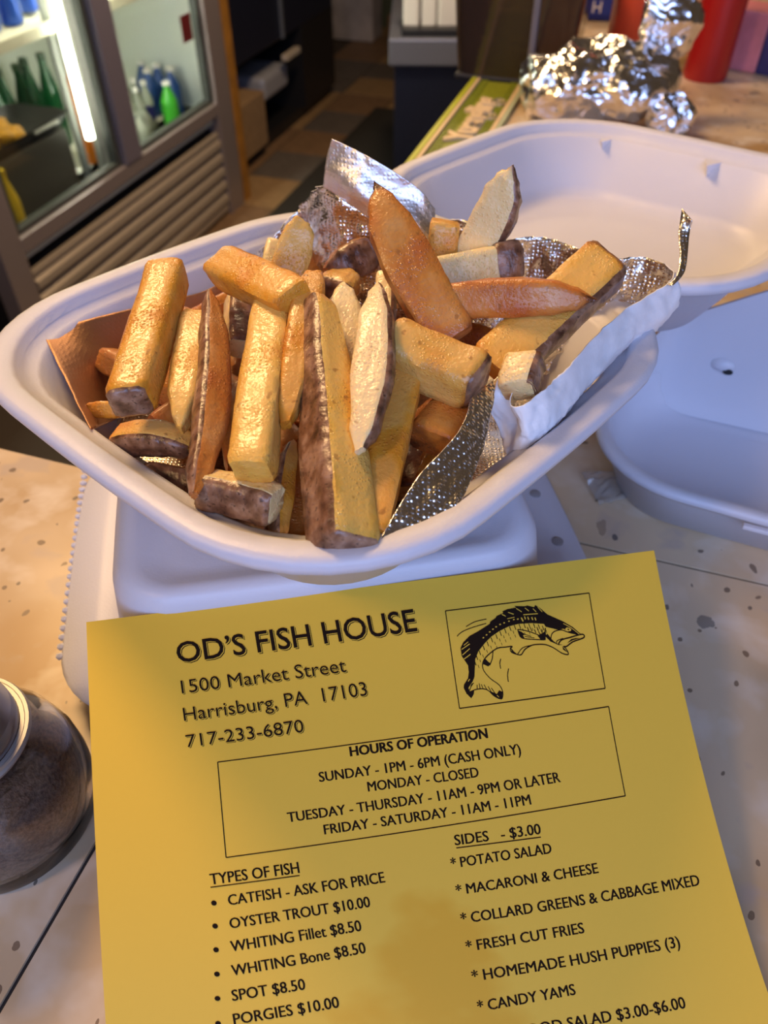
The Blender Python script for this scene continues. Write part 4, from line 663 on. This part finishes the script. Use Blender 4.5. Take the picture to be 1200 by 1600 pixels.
def text_mesh(s, bold):
    cu = bpy.data.curves.new('t', 'FONT'); cu.body = s; cu.size = 1; cu.resolution_u = 3; cu.fill_mode = 'BOTH'; cu.space_word = 1.0
    if bold: cu.offset = bold
    o = bpy.data.objects.new('t', cu); COL.objects.link(o)
    dg = bpy.context.evaluated_depsgraph_get(); dg.update()
    me = bpy.data.meshes.new_from_object(o.evaluated_get(dg)); bpy.data.objects.remove(o); bpy.data.curves.remove(cu)
    return me
def put_text(s, p0, p1, ph, bold, off, m, dx=0, dy=0, name='text_line', heavy=0):
    me = text_mesh(s, bold)
    xs = [q.co.x for q in me.vertices]; x0, x1 = min(xs), max(xs)
    cap = .727
    P0 = Vector((p0[0]*wS, p0[1]*hV)); P1 = Vector((p1[0]*wS, p1[1]*hV)); PH = Vector((ph[0]*wS, ph[1]*hV))
    ex = (P1-P0); ey = (PH-P0)
    for q in me.vertices:
        p = P0+ex*((q.co.x-x0)/(x1-x0))+ey*(q.co.y/cap)+ex.normalized()*dx+ey.normalized()*dy
        q.co = on_sheet((p.x/wS, p.y/hV), off)
    me.update()
    if m is INK and heavy:
        # ink spread: the same letters once more, a hair to the side
        bm = bmesh.new(); bm.from_mesh(me); g = bmesh.ops.duplicate(bm, geom=bm.verts[:]+bm.edges[:]+bm.faces[:])
        e3 = (on_sheet((P1.x/wS, P1.y/hV), 0)-on_sheet((P0.x/wS, P0.y/hV), 0)).normalized()
        for q in g['geom']:
            if isinstance(q, bmesh.types.BMVert): q.co += e3*heavy
        bm.to_mesh(me); bm.free()
    return link(name, me, m, ms, False)
for s, p0, p1, ph, st in TXT:
    if 'shadow' in st:
        k = .00036 if 'bold' in st else .00026
        put_text(s, p0, p1, ph, .010 if 'bold' in st else .0, .00012, INK, k*1.25, -k*1.25, 'text_shadow')
        put_text(s, p0, p1, ph, .010 if 'bold' in st else .0, .00020, MENU, k*.62, -k*.62, 'text_gap')
        put_text(s, p0, p1, ph, .010 if 'bold' in st else -.002, .00028, INK)
    else:
        put_text(s, p0, p1, ph, .012 if st == 'bold' else .0, .00012, INK, heavy=.00026 if st == 'bold' else .00020)

# ------------------------------------------------------------------ shaker at the left
sk_ = empty('glass_shaker', (-.148, .1325, 0)); tag(sk_, 'squat glass shaker with dark brown contents and a metal cap at the left edge', 'shaker')
GLASS = mat('clear_glass', (.95, .95, .95), .03, trans=1, spec=.5)
lathe('glass_body', [(.0005, 0), (.030, 0), (.0335, .002), (.0345, .006), (.0348, .018), (.0340, .030), (.0310, .041), (.0262, .049), (.0232, .053), (.0232, .0585), (.0215, .0585), (.0215, .053), (.0240, .0485), (.0290, .040), (.0318, .030), (.0325, .018), (.0318, .010), (.0005, .0085)], GLASS, sk_, 48, cap=True)
lathe('contents', [(.0005, .0092), (.0312, .0105), (.0319, .018), (.0312, .030), (.0284, .0395), (.0240, .0465), (.0005, .0475)], mat('ground_pepper', (.17, .105, .07), .85, bump=.9, scale=700, vary=.5), sk_, 40)
CAPM = mat('worn_cap_metal', (.44, .45, .50), .34, 1, bump=.05)
cp = lathe('cap', [(.0005, .080), (.012, .0795), (.0175, .0765), (.0198, .071), (.0208, .0665), (.0210, .0660), (.0206, .0652), (.0212, .0644), (.0207, .0636), (.0213, .0628), (.0208, .0620), (.0214, .0612), (.0214, .0590), (.0005, .0590)], CAPM, sk_, 48)
lathe('neck_ring', [(.0215, .0555), (.0246, .0558), (.0250, .0572), (.0244, .0584), (.0215, .0586)], mat('dull_ring', (.42, .40, .38), .5, .8), sk_, 48, cap=False)

# ------------------------------------------------------------------ bar mat along the inner edge of the counter
bmx = empty('bar_mat', AB(-.188, .95, .0), BAR); tag(bmx, 'green rubber bar mat with cream raised lettering along the inner counter edge', 'bar mat')
GREEN = mat('green_rubber', (.23, .27, .015), .5, bump=.3, scale=300, vary=.2); LIME = mat('lime_rubber', (.42, .47, .02), .45); CREAM = mat('cream_rubber', (.72, .55, .33), .5); SAGE = mat('sage_rubber', (.42, .48, .33), .5)
def strip_(name, a0, a1, z0, z1, m): return box(name, a0+.188, a1+.188, -.55, .55, z0, z1, m, bmx, .0006)
strip_('mat_base', -.2215, -.1525, .0002, .0025, GREEN)
strip_('edge_band', -.2220, -.2160, .0026, .0062, LIME); strip_('cream_line', -.2158, -.2115, .0026, .0056, CREAM); strip_('cream_line', -.1622, -.1575, .0026, .0056, CREAM); strip_('edge_band', -.1573, -.1525, .0026, .0056, SAGE)
bm = bmesh.new()
for i in range(140):
    for c in range(2):
        y = -.54+i*.0077; bbox(bm, .188-.2095+c*.0045, .188-.2062+c*.0045, y, y+.0052, .0025, .0040)
        bbox(bm, .188-.1725+c*.0045, .188-.1692+c*.0045, y, y+.0052, .0025, .0040)
o = from_bm('rubber_studs', bm, GREEN, bmx); o['kind'] = 'stuff'
def mat_text():
    cu = bpy.data.curves.new('t', 'FONT'); cu.body = 'YUENGLING'; cu.size = .039; cu.extrude = .0018; cu.offset = .0012; cu.space_character = .95; cu.bevel_depth = .0003
    cu.body = 'Yuengling'
    o = bpy.data.objects.new('t', cu); COL.objects.link(o); dg = bpy.context.evaluated_depsgraph_get(); dg.update()
    me = bpy.data.meshes.new_from_object(o.evaluated_get(dg)); bpy.data.objects.remove(o)
    o = link('raised_lettering', me, CREAM, bmx, False); return o
for y in (-.12, .12):
    o = mat_text(); o.rotation_euler = (0, 0, PI/2); o.location = (.013, y, .0042)

# ------------------------------------------------------------------ foil parcel
def parcel():
    root = empty('foil_parcel', (.237, .918, 0), 0); tag(root, 'crumpled silver foil parcel with a twisted top on the far counter', 'parcel')
    FP = foil_mat('crumpled_foil', .0, .20, (.90, .90, .93), .12)
    def lump(name, c, r, amp, sc, seed, taper=0):
        bm = bmesh.new(); bmesh.ops.create_icosphere(bm, subdivisions=6, radius=1)
        for v_ in bm.verts:
            n_ = v_.co.copy(); p = Vector((n_.x*r[0], n_.y*r[1], n_.z*r[2])); q = p*sc+Vector((seed,)*3)
            d = abs(noise.noise(q))+.5*abs(noise.noise(q*2.2+Vector((3, 1, 7))))+.16*abs(noise.noise(q*4.7))
            p -= n_*(d*amp); p += n_*amp*.9*noise.noise(q*.55+Vector((4, 4, 4)))
            if taper: p.x *= 1+taper*(p.z/r[2]); p.y *= 1+taper*.5*(p.z/r[2])
            p += Vector(c)
            if p.z < .001: p.z = .001+.0005*abs(noise.noise(q))
            v_.co = p
        return from_bm(name, bm, FP, root, False)
    lump('wrapped_body', (-.005, .0, .042), (.088, .062, .050), .020, 16, 3)
    lump('twisted_top', (.062, .01, .088), (.034, .018, .044), .011, 22, 11, .25)
    lump('folded_corner', (.070, -.045, .022), (.028, .014, .027), .008, 34, 23)
    return root
parcel()

# ------------------------------------------------------------------ squeeze bottles and packages on the far counter
RED = mat('red_plastic', (.38, .010, .010), .35); RED2 = mat('orange_red_plastic', (.62, .075, .03), .35)
def squeeze(loc, r, m, label):
    e = empty('squeeze_bottle', loc); tag(e, label, 'bottle', 'red squeeze bottles')
    lathe('bottle_body', [(.0005, 0), (r*.94, 0), (r, .004), (r, .15), (r*.96, .16), (r*.6, .172), (r*.55, .18), (.0005, .18)], m, e)
    lathe('nozzle', [(r*.62, .180), (r*.62, .192), (r*.3, .196), (.004, .225), (.0005, .226)], m, e)
squeeze(tuple(AB(.054, 1.155)), .027, RED, 'dark red squeeze bottle beside the pink and navy carton')
squeeze((.318, 1.115, 0), .0345, RED2, 'thicker orange red squeeze bottle behind the foil parcel')
ct = empty('carton', tuple(AB(.108, 1.225)), BAR-.35); tag(ct, 'small pink and navy carton near the top right corner', 'carton')
box('carton_body', -.042, .018, -.03, .03, 0, .066, mat('pink_card', (.62, .20, .22), .5, vary=.25, scale=25), ct, .002)
box('printed_side', .0182, .045, -.0302, .0302, 0, .0662, mat('navy_card', (.035, .03, .12), .45, vary=.3, scale=60), ct, .002)
box('white_corner', -.0425, -.036, -.0306, -.012, .02, .0665, mat('white_card', (.75, .75, .8), .5), ct, .001)
bpk = empty('blue_package', (.315, 1.40, .0), -.2); tag(bpk, 'flat royal blue package with white lettering behind the foil parcel', 'package')
box('wrapper', -.075, .075, -.04, .04, 0, .045, mat('royal_blue', (.010, .035, .30), .35), bpk, .010)
cu = bpy.data.curves.new('t', 'FONT'); cu.body = 'P   H H'; cu.size = .022; cu.extrude = .0004
o = bpy.data.objects.new('t', cu); COL.objects.link(o); dg = bpy.context.evaluated_depsgraph_get(); dg.update(); me = bpy.data.meshes.new_from_object(o.evaluated_get(dg)); bpy.data.objects.remove(o)
o = link('lettering', me, mat('white_print', (.8, .8, .85), .5), bpk, False); o.location = (-.045, -.0412, .012); o.rotation_euler = (PI/2, 0, 0)
# smoked plastic bin
sb = empty('smoked_plastic_bin', tuple(AB(-.176, 1.105)), BAR); tag(sb, 'smoky brown plastic bin on the bar mat left of the foil parcel', 'bin')
SMOKE = mat('smoked_plastic', (.10, .058, .04), .12, trans=.45, spec=.6, bump=.3, scale=25)
prof = [(-.066, .066, -.055, .055, .014, .0015), (-.069, .069, -.058, .058, .016, .004), (-.080, .080, -.066, .066, .02, .122), (-.084, .084, -.07, .07, .022, .127), (-.080, .080, -.066, .066, .02, .130), (-.077, .077, -.063, .063, .018, .122), (-.066, .066, -.055, .055, .014, .008)]
tray('bin_shell', prof, sb, SMOKE, bulge=0)
box('dark_base', -.070, .070, -.059, .059, .0005, .009, BLACK, sb, .003)
for i, (x, y, z) in enumerate(((-.03, -.02, .02), (.02, .01, .02), (.0, -.03, .05), (-.02, .02, .055))):
    box('packet', x-.03, x+.03, y-.022, y+.022, z, z+.03, mat('brown_packet', (.22, .12, .06), .5, vary=.4), sb, .006)
for x in (.02,): box('highlight_strip', x, x+.008, -.0665, -.058, .03, .10, mat('painted_highlight', (.16, .15, .17), .3), sb, .002)  # strip of paler colour painted in as the bin's vertical highlight

# ------------------------------------------------------------------ under-bar cooler with white bags on top
cl = empty('bar_cooler', (.33, 3.3, FLOOR_Z), -.03); tag(cl, 'low navy bar cooler with a grey steel top behind the counter', 'cooler')
box('cooler_body', -.285, .30, -.28, .28, 0, .57, NAVY, cl, .004)
box('cooler_top', -.305, .31, -.30, .30, .571, .655, mat('grey_steel_top', (.30, .31, .38), .3, .6), cl, .006)
tr_ = box('black_tray', -.14, .14, -.07, .07, 0, .022, BLACK, None, .004); tr_.location = (.20, 3.10, FLOOR_Z+.656); tag(tr_, 'flat black tray holding white paper bags on the steel cooler top', 'tray')
WP = mat('white_bag_paper', (.80, .76, .70), .7, bump=.4, scale=20)
for i, (x, w) in enumerate(((.095, .055), (.155, .05), (.235, .10))):
    bg = tray('paper_bag', [(-w/2, w/2, -.02, .02, .006, 0), (-w/2, w/2, -.024, .024, .008, .1), (-w/2*1.05, w/2*1.05, -.016, .016, .006, .25)], None, WP, bulge=0); bg.location = (x, 3.10, FLOOR_Z+.679); bg.rotation_euler = (0, 0, .1*i-.1)
    tag(bg, ['narrow white paper bag standing leftmost in the black tray', 'white paper bag standing in the middle of the black tray', 'widest white paper bag, rightmost in the black tray'][i], 'paper bag', 'white paper bags on the cooler')

# ------------------------------------------------------------------ glass door drinks cooler
FA, FB_, FZ = -1.56, 2.2, FLOOR_Z
fr = empty('drinks_fridge', tuple(AB(FA, FB_, FZ)), BAR); tag(fr, 'lit two-door glass drinks fridge with grey louvres along its foot', 'fridge')
def fbx(name, a0, a1, b0, b1, z0, z1, m, parent=None, bev=.003): return box(name, a0-FA, a1-FA, b0-FB_, b1-FB_, z0-FZ, z1-FZ, m, parent or fr, bev)
FRAME = mat('fridge_frame', (.30, .25, .24), .38, .35); INNER = mat('fridge_liner', (.78, .82, .74), .5); GRILLE = mat('louvre_metal', (.44, .37, .29), .42, .3)
GASKET = mat('gasket', (.045, .05, .045), .6)
ZT = .62
bm = bmesh.new()
for q in ((-2.22, -2.20, 1.50, 2.90, -.72, ZT), (-2.20, -1.60, 1.50, 1.52, -.72, ZT), (-2.20, -1.60, 2.86, 2.88, -.72, ZT), (-2.20, -1.575, 1.52, 2.86, -.72, -.700), (-2.20, -1.60, 1.52, 2.86, ZT-.02, ZT)):
    bbox(bm, q[0]-FA, q[1]-FA, q[2]-FB_, q[3]-FB_, q[4]-FZ, q[5]-FZ)
from_bm('cabinet_liner', bm, INNER, fr)
fbx('front_stile', -1.60, -1.545, 2.755, 2.87, -1.07, ZT, FRAME); fbx('front_stile', -1.60, -1.545, 1.50, 1.588, -1.07, ZT, FRAME)
fbx('front_rail', -1.60, -1.545, 1.588, 2.755, -.688, -.645, FRAME); fbx('front_rail', -1.60, -1.545, 1.588, 2.755, ZT-.06, ZT, FRAME)
fbx('mullion', -1.60, -1.54, 2.125, 2.215, -.645, ZT-.06, mat('mullion_grey', (.26, .23, .28), .35, .4))
fbx('dark_gap', -1.75, -1.60, 1.52, 2.85, -.745, -.70, BLACK); fbx('lower_body', -2.2, -1.585, 1.52, 2.85, -1.07, -.746, BLACK)
# doors: each a frame with gasket and a pane
PANE = bpy.data.materials.new('door_glass'); PANE.use_nodes = True; PN = PANE.node_tree.nodes; PL = PANE.node_tree.links
for n_ in list(PN): PN.remove(n_)
po = PN.new('ShaderNodeOutputMaterial'); pm = PN.new('ShaderNodeMixShader'); pt = PN.new('ShaderNodeBsdfTransparent'); pg = PN.new('ShaderNodeBsdfGlossy'); pt.inputs[0].default_value = (.93, .96, .93, 1); pg.inputs['Roughness'].default_value = .05
pm.inputs[0].default_value = .06; PL.new(pt.outputs[0], pm.inputs[1]); PL.new(pg.outputs[0], pm.inputs[2]); PL.new(pm.outputs[0], po.inputs[0])
for b0, b1 in ((1.59, 2.123), (2.217, 2.753)):
    bm = bmesh.new(); a0, a1 = -1.588-FA, -1.560-FA
    for q in ((b0, b0+.022), (b1-.022, b1)): bbox(bm, a0, a1, q[0]-FB_, q[1]-FB_, -.644-FZ, ZT-.06-FZ, .002)
    for q in ((-.644, -.630), (ZT-.085, ZT-.06)): bbox(bm, a0, a1, b0+.022-FB_, b1-.022-FB_, q[0]-FZ, q[1]-FZ, .002)
    d_ = from_bm('door', bm, GASKET, fr)
    box('glass_pane', -1.578-FA, -1.573-FA, b0+.022-FB_, b1-.022-FB_, -.630-FZ, ZT-.085-FZ, PANE, d_)
    if b0 > 2: box('red_sticker', -1.572-FA, -1.5712-FA, 2.632-FB_, 2.70-FB_, -.425-FZ, -.345-FZ, mat('red_sticker', (.14, .008, .008), .5), d_)
# inner grey post beside the tube and the tube itself
fbx('inner_post', -1.66, -1.64, 2.134, 2.215, -.70, ZT-.02, mat('post_grey', (.30, .30, .25), .5))
fbx('inner_strip', -1.700, -1.685, 2.100, 2.124, -.70, ZT-.02, mat('strip_pale', (.26, .27, .25), .5))
TUBE = mat('tube_light', (1, .97, .80), .4, emit=14)
t_ = lathe('light_tube', [(.0005, 0), (.013, 0), (.013, 1.05), (.0005, 1.05)], TUBE, fr, 16); t_.location = (-1.625-FA, 2.085-FB_, -.558-FZ)
t2 = lathe('light_tube', [(.0005, 0), (.013, 0), (.013, 1.05), (.0005, 1.05)], mat('added_side_tube', (1, .98, .88), .4, emit=60), fr, 16); t2.location = (-1.645-FA, 2.265-FB_, -.535-FZ)  # extra tube added out of sight to brighten the fridge interior
TUBE2 = mat('added_top_tube', (1, .98, .86), .4, emit=70)  # unseen tubes added under the fridge top for more light inside
for b_0 in (1.62, 2.30):
    t4 = lathe('light_tube', [(.0005, 0), (.013, 0), (.013, .48), (.0005, .48)], TUBE2, fr, 16); t4.location = (-1.66-FA, b_0-FB_, .55-FZ); t4.rotation_euler = (-PI/2, 0, 0)
# shelves
SHELF = mat('shelf_white', (.70, .66, .50), .5)
SHZ = -.262
def shelf(b0, b1, z):
    o = fbx('shelf', -2.18, -1.66, b0, b1, z-.012, z, SHELF); fbx('shelf_lip', -1.665, -1.655, b0, b1, z-.022, z+.006, SHELF, bev=.001)
shelf(1.525, 2.12, -.255); shelf(2.13, 2.85, SHZ)
# louvred foot
fbx('grille_frame', -1.575, -1.555, 1.60, 2.75, -.765, -.748, GRILLE); fbx('grille_frame', -1.575, -1.555, 1.60, 2.75, -1.045, -1.02, GRILLE)
bm = bmesh.new(); b_ = .026
for p in ((-.012, 0, -.022), (.012, 0, -.012), (.012, 0, .010), (.006, 0, .018), (-.012, 0, .022)): pass
pr_ = [(-.012, -.024), (.010, -.016), (.014, -.008), (.012, .010), (-.004, .022), (-.012, .022)]
v = [(x, y, z) for y in (1.60-FB_, 2.75-FB_) for x, z in pr_]; k = len(pr_)
f = [tuple(range(k)), tuple(range(k, 2*k))]+[(i, (i+1) % k, k+(i+1) % k, k+i) for i in range(k)]
sl = from_py('louvre_slat', v, f, GRILLE, fr, False); sl.location = (-1.562-FA, 0, -.790-FZ)
for i in range(1, 5):
    c = sl.copy(); COL.objects.link(c); c.parent = fr; c.location = (-1.562-FA, 0, -.790-.0515*i-FZ)
# drinks and food inside
def at_f(a, b, z): return tuple(AB(a, b, z))
BLUE = mat('can_blue', (.012, .07, .42), .3, .3); REDC = mat('can_red', (.6, .03, .03), .3, .3); WHITEP = mat('white_plastic', (.82, .82, .80), .45); ALU = mat('can_lid', (.7, .7, .7), .3, 1)
def can(loc, label):
    e = empty('soda_can', loc); tag(e, label, 'can', 'cans in the fridge')
    lathe('can_body', [(.024, 0), (.032, .006), (.033, .012), (.033, .070)], BLUE, e, 24, cap=False)
    lathe('can_swirl', [(.033, .070), (.0332, .074), (.0332, .080), (.033, .082)], WHITEP, e, 24, cap=False)
    lathe('can_shoulder', [(.033, .082), (.033, .104), (.029, .112)], REDC, e, 24, cap=False)
    lathe('can_lid', [(.0005, .112), (.027, .112), (.028, .115), (.029, .112)], ALU, e, 24, cap=False)
can(at_f(-1.76, 1.955, -.254), 'blue and red soda can on the top fridge shelf, second from the left'); can(at_f(-1.75, 2.04, -.254), 'blue and red soda can on the top fridge shelf, third from the left')
can(at_f(-1.72, 1.86, -.254), 'blue and red soda can on the top fridge shelf, leftmost of the cans'); can(at_f(-1.80, 2.18, -.254), 'blue and red soda can behind the light tube')
def bottle(name, loc, r, h, m, capm, label, group, band=None):
    e = empty(name, loc); tag(e, label, 'bottle', group)
    lathe('bottle_body', [(.0005, 0), (r*.92, 0), (r, .006), (r, h*.55), (r*.95, h*.62), (r*.42, h*.86), (r*.40, h*.93), (.0005, h*.93)], m, e, 20)
    lathe('cap', [(.0005, h*.93), (r*.46, h*.93), (r*.46, h), (.0005, h)], capm, e, 16)
    if band: lathe('wrap_label', [(r*1.01, h*.2), (r*1.015, h*.2), (r*1.015, h*.5), (r*1.01, h*.5)], band, e, 20, cap=False)
    return e
GB = mat('green_bottle', (.006, .075, .02), .2, trans=.3); DG = mat('green_dark_cap', (.03, .06, .03), .4)
for i in range(5):
    bottle('green_bottle', at_f(-1.95-.02*(i % 2), 2.10+.064*i, -.70), 0.031, .285, GB, DG, 'green soda bottle behind the black tray, %s of five' % ['leftmost', 'second from the left', 'third from the left', 'fourth from the left', 'rightmost'][i], 'green bottles in the left door')
for i in range(2):
    bottle('green_bottle', at_f(-1.76, 2.40+.075*i, SHZ+.001), .031, .2, mat('bright_green', (.02, .30, .08), .2), DG, ['left green bottle on the upper shelf of the right door', 'right green bottle on the upper shelf of the right door'][i], 'green bottles on the upper right shelf')
bottle('orange_bottle', at_f(-1.76, 2.252, -.699), .037, .32, mat('orange_drink', (.75, .20, .015), .3), WHITEP, 'orange drink bottle standing behind the bright light tube', 'single bottles in the fridge')
bottle('yellow_jug', at_f(-1.612, 1.668, -.699), .024, .20, mat('yellow_plastic', (.65, .45, .03), .4), mat('yellow_cap', (.6, .4, .02), .4), 'yellow bottle at the left edge behind the fridge door', 'single bottles in the fridge')
bn = fbx('food_bin', -1.86, -1.645, 1.66, 2.01, -.698, -.505, mat('bin_grey', (.085, .08, .072), .4, .3)); bn.parent = None; bn.location = at_f(FA, FB_, FZ); bn.rotation_euler = (0, 0, BAR); tag(bn, 'dark grey steel bin on the floor of the fridge behind the left door', 'bin')
ft = empty('food_tray', at_f(-1.75, 1.85, -.504), BAR); tag(ft, 'shallow black tray of yellow food on the grey bin in the fridge', 'tray')
tray('tray_shell', [(-.09, .09, -.17, .17, .02, 0), (-.105, .105, -.2, .2, .025, .034), (-.108, .108, -.203, .203, .026, .036), (-.103, .103, -.198, .198, .024, .034), (-.088, .088, -.168, .168, .02, .004)], ft, BLACK, bulge=0)
box('metal_handle', .100, .114, .02, .13, .022, .032, STEEL, ft, .003)
YF = mat('yellow_food', (.70, .36, .03), .5, bump=.5, vary=.4, scale=30)
for i in range(8):
    bm = bmesh.new(); bmesh.ops.create_icosphere(bm, subdivisions=3, radius=.036)
    for v_ in bm.verts: v_.co += v_.co.normalized()*.010*noise.noise(v_.co*40+Vector((i, i, i))); v_.co.z *= .62
    o = from_bm('food_piece', bm, YF, ft, True); o.location = (.055-.05*(i % 3), -.12+.055*(i//3)+.01*(i % 2), .030+.012*(i % 2))
CB = mat('clear_bottle', (.55, .60, .50), .15, trans=.5); WC = WHITEP; BB = mat('blue_bottle', (.02, .07, .26), .3); NAVYB = mat('navy_label', (.02, .02, .14), .4)
for r_ in range(3):
    for k_ in range(4):
        bottle('water_bottle', at_f(-1.74-.055*r_, 2.43+.055*k_+.02*r_, -.699), .023, .155-.004*((k_+r_) % 3), CB, WC, 'clear white-capped bottle in the right door, %s of the %s row' % (['first', 'second', 'third', 'last'][k_], ['front', 'middle', 'back'][r_]), 'white-capped bottles in the right door', NAVYB)
for i, (a, b) in enumerate(((-1.80, 2.725), (-1.80, 2.79), (-1.73, 2.765), (-1.87, 2.80))):
    bottle('blue_bottle', at_f(a, b, -.699), .031, .155, BB, WC, ['left', 'right', 'front', 'rear'][i]+' blue bottle of the four in the corner of the right door', 'blue bottles in the right door')
bottle('green_bottle', at_f(-1.66, 2.615, -.699), .031, .155, mat('lime_green_bottle', (.05, .36, .03), .25), WHITEP, 'bright green bottle in front of the blue bottles in the right door', 'single bottles in the fridge')
for i in range(4):
    bottle('clear_bottle', at_f(-1.68-.03*(i % 2), 2.30+.07*i, -.699), .030, .10, CB, CB, 'small clear bottle low behind the right door glass, %s of four' % ['leftmost', 'second', 'third', 'rightmost'][i], 'small clear bottles in the right door')

# ------------------------------------------------------------------ wooden post and dark cabinet beyond the fridge
WOOD = mat('amber_wood', (.36, .16, .025), .45, bump=.15, vary=.25, scale=14)
wp = box('wooden_post', -.09, 0, -.025, .03, 0, 2.2, WOOD, None, .004); wp.location = AB(-1.545, 2.908, FLOOR_Z); wp.rotation_euler = (0, 0, BAR); tag(wp, 'amber wooden post at the right side of the drinks fridge', 'post')
bc = empty('black_cabinet', tuple(AB(-1.68, 3.6, FLOOR_Z)), BAR); tag(bc, 'tall black cabinet with an open bottom bay beyond the wooden post', 'cabinet')
box('cabinet_body', -.55, 0, -.62, .72, .42, 1.9, NAVY, bc, .004); box('cabinet_foot', -.55, -.03, -.62, .72, 0, .06, BLACK, bc)
box('cabinet_end', -.55, 0, .30, .72, .06, .42, BLACK, bc); box('cabinet_back', -.55, -.5, -.62, .3, .06, .42, BLACK, bc)
box('trim_strip', .001, .012, .06, .085, .42, 1.3, mat('trim_grey', (.22, .25, .30), .35, .5), bc, .002)
box('pull_bar', .004, .035, .04, .20, .335, .36, mat('pale_bar', (.55, .48, .38), .5), bc, .004)
cbx = box('cardboard_box', -.14, .14, -.17, .17, 0, .22, mat('cardboard', (.30, .19, .095), .8, vary=.15), None, .004); cbx.location = AB(-1.80, 3.22, FLOOR_Z+.062); cbx.rotation_euler = (0, 0, BAR); tag(cbx, 'brown cardboard box in the open bay of the black cabinet', 'box')
pb = box('plastic_pack', -.10, .10, -.14, .14, 0, .10, mat('pack_film', (.35, .36, .40), .3, bump=.6, scale=18), None, .02); pb.location = AB(-1.80, 3.62, FLOOR_Z+.20); pb.rotation_euler = (0, 0, BAR); tag(pb, 'clear grey plastic pack beside the cardboard box', 'pack')
shf = box('white_carton', -.14, .14, -.10, .10, 0, .42, mat('white_carton', (.42, .38, .36), .7, vary=.25, scale=8), None, .006); shf.location = AB(-1.95, 5.45, FLOOR_Z+.007); shf.rotation_euler = (0, 0, BAR); tag(shf, 'tall pale carton standing against the back wall', 'carton')
shf2 = box('brown_carton', -.16, .16, -.10, .10, 0, .16, mat('brown_carton', (.20, .11, .055), .8), None, .006); shf2.location = AB(-1.55, 5.45, FLOOR_Z+.007); shf2.rotation_euler = (0, 0, BAR); tag(shf2, 'low brown carton against the back wall right of the pale one', 'carton')
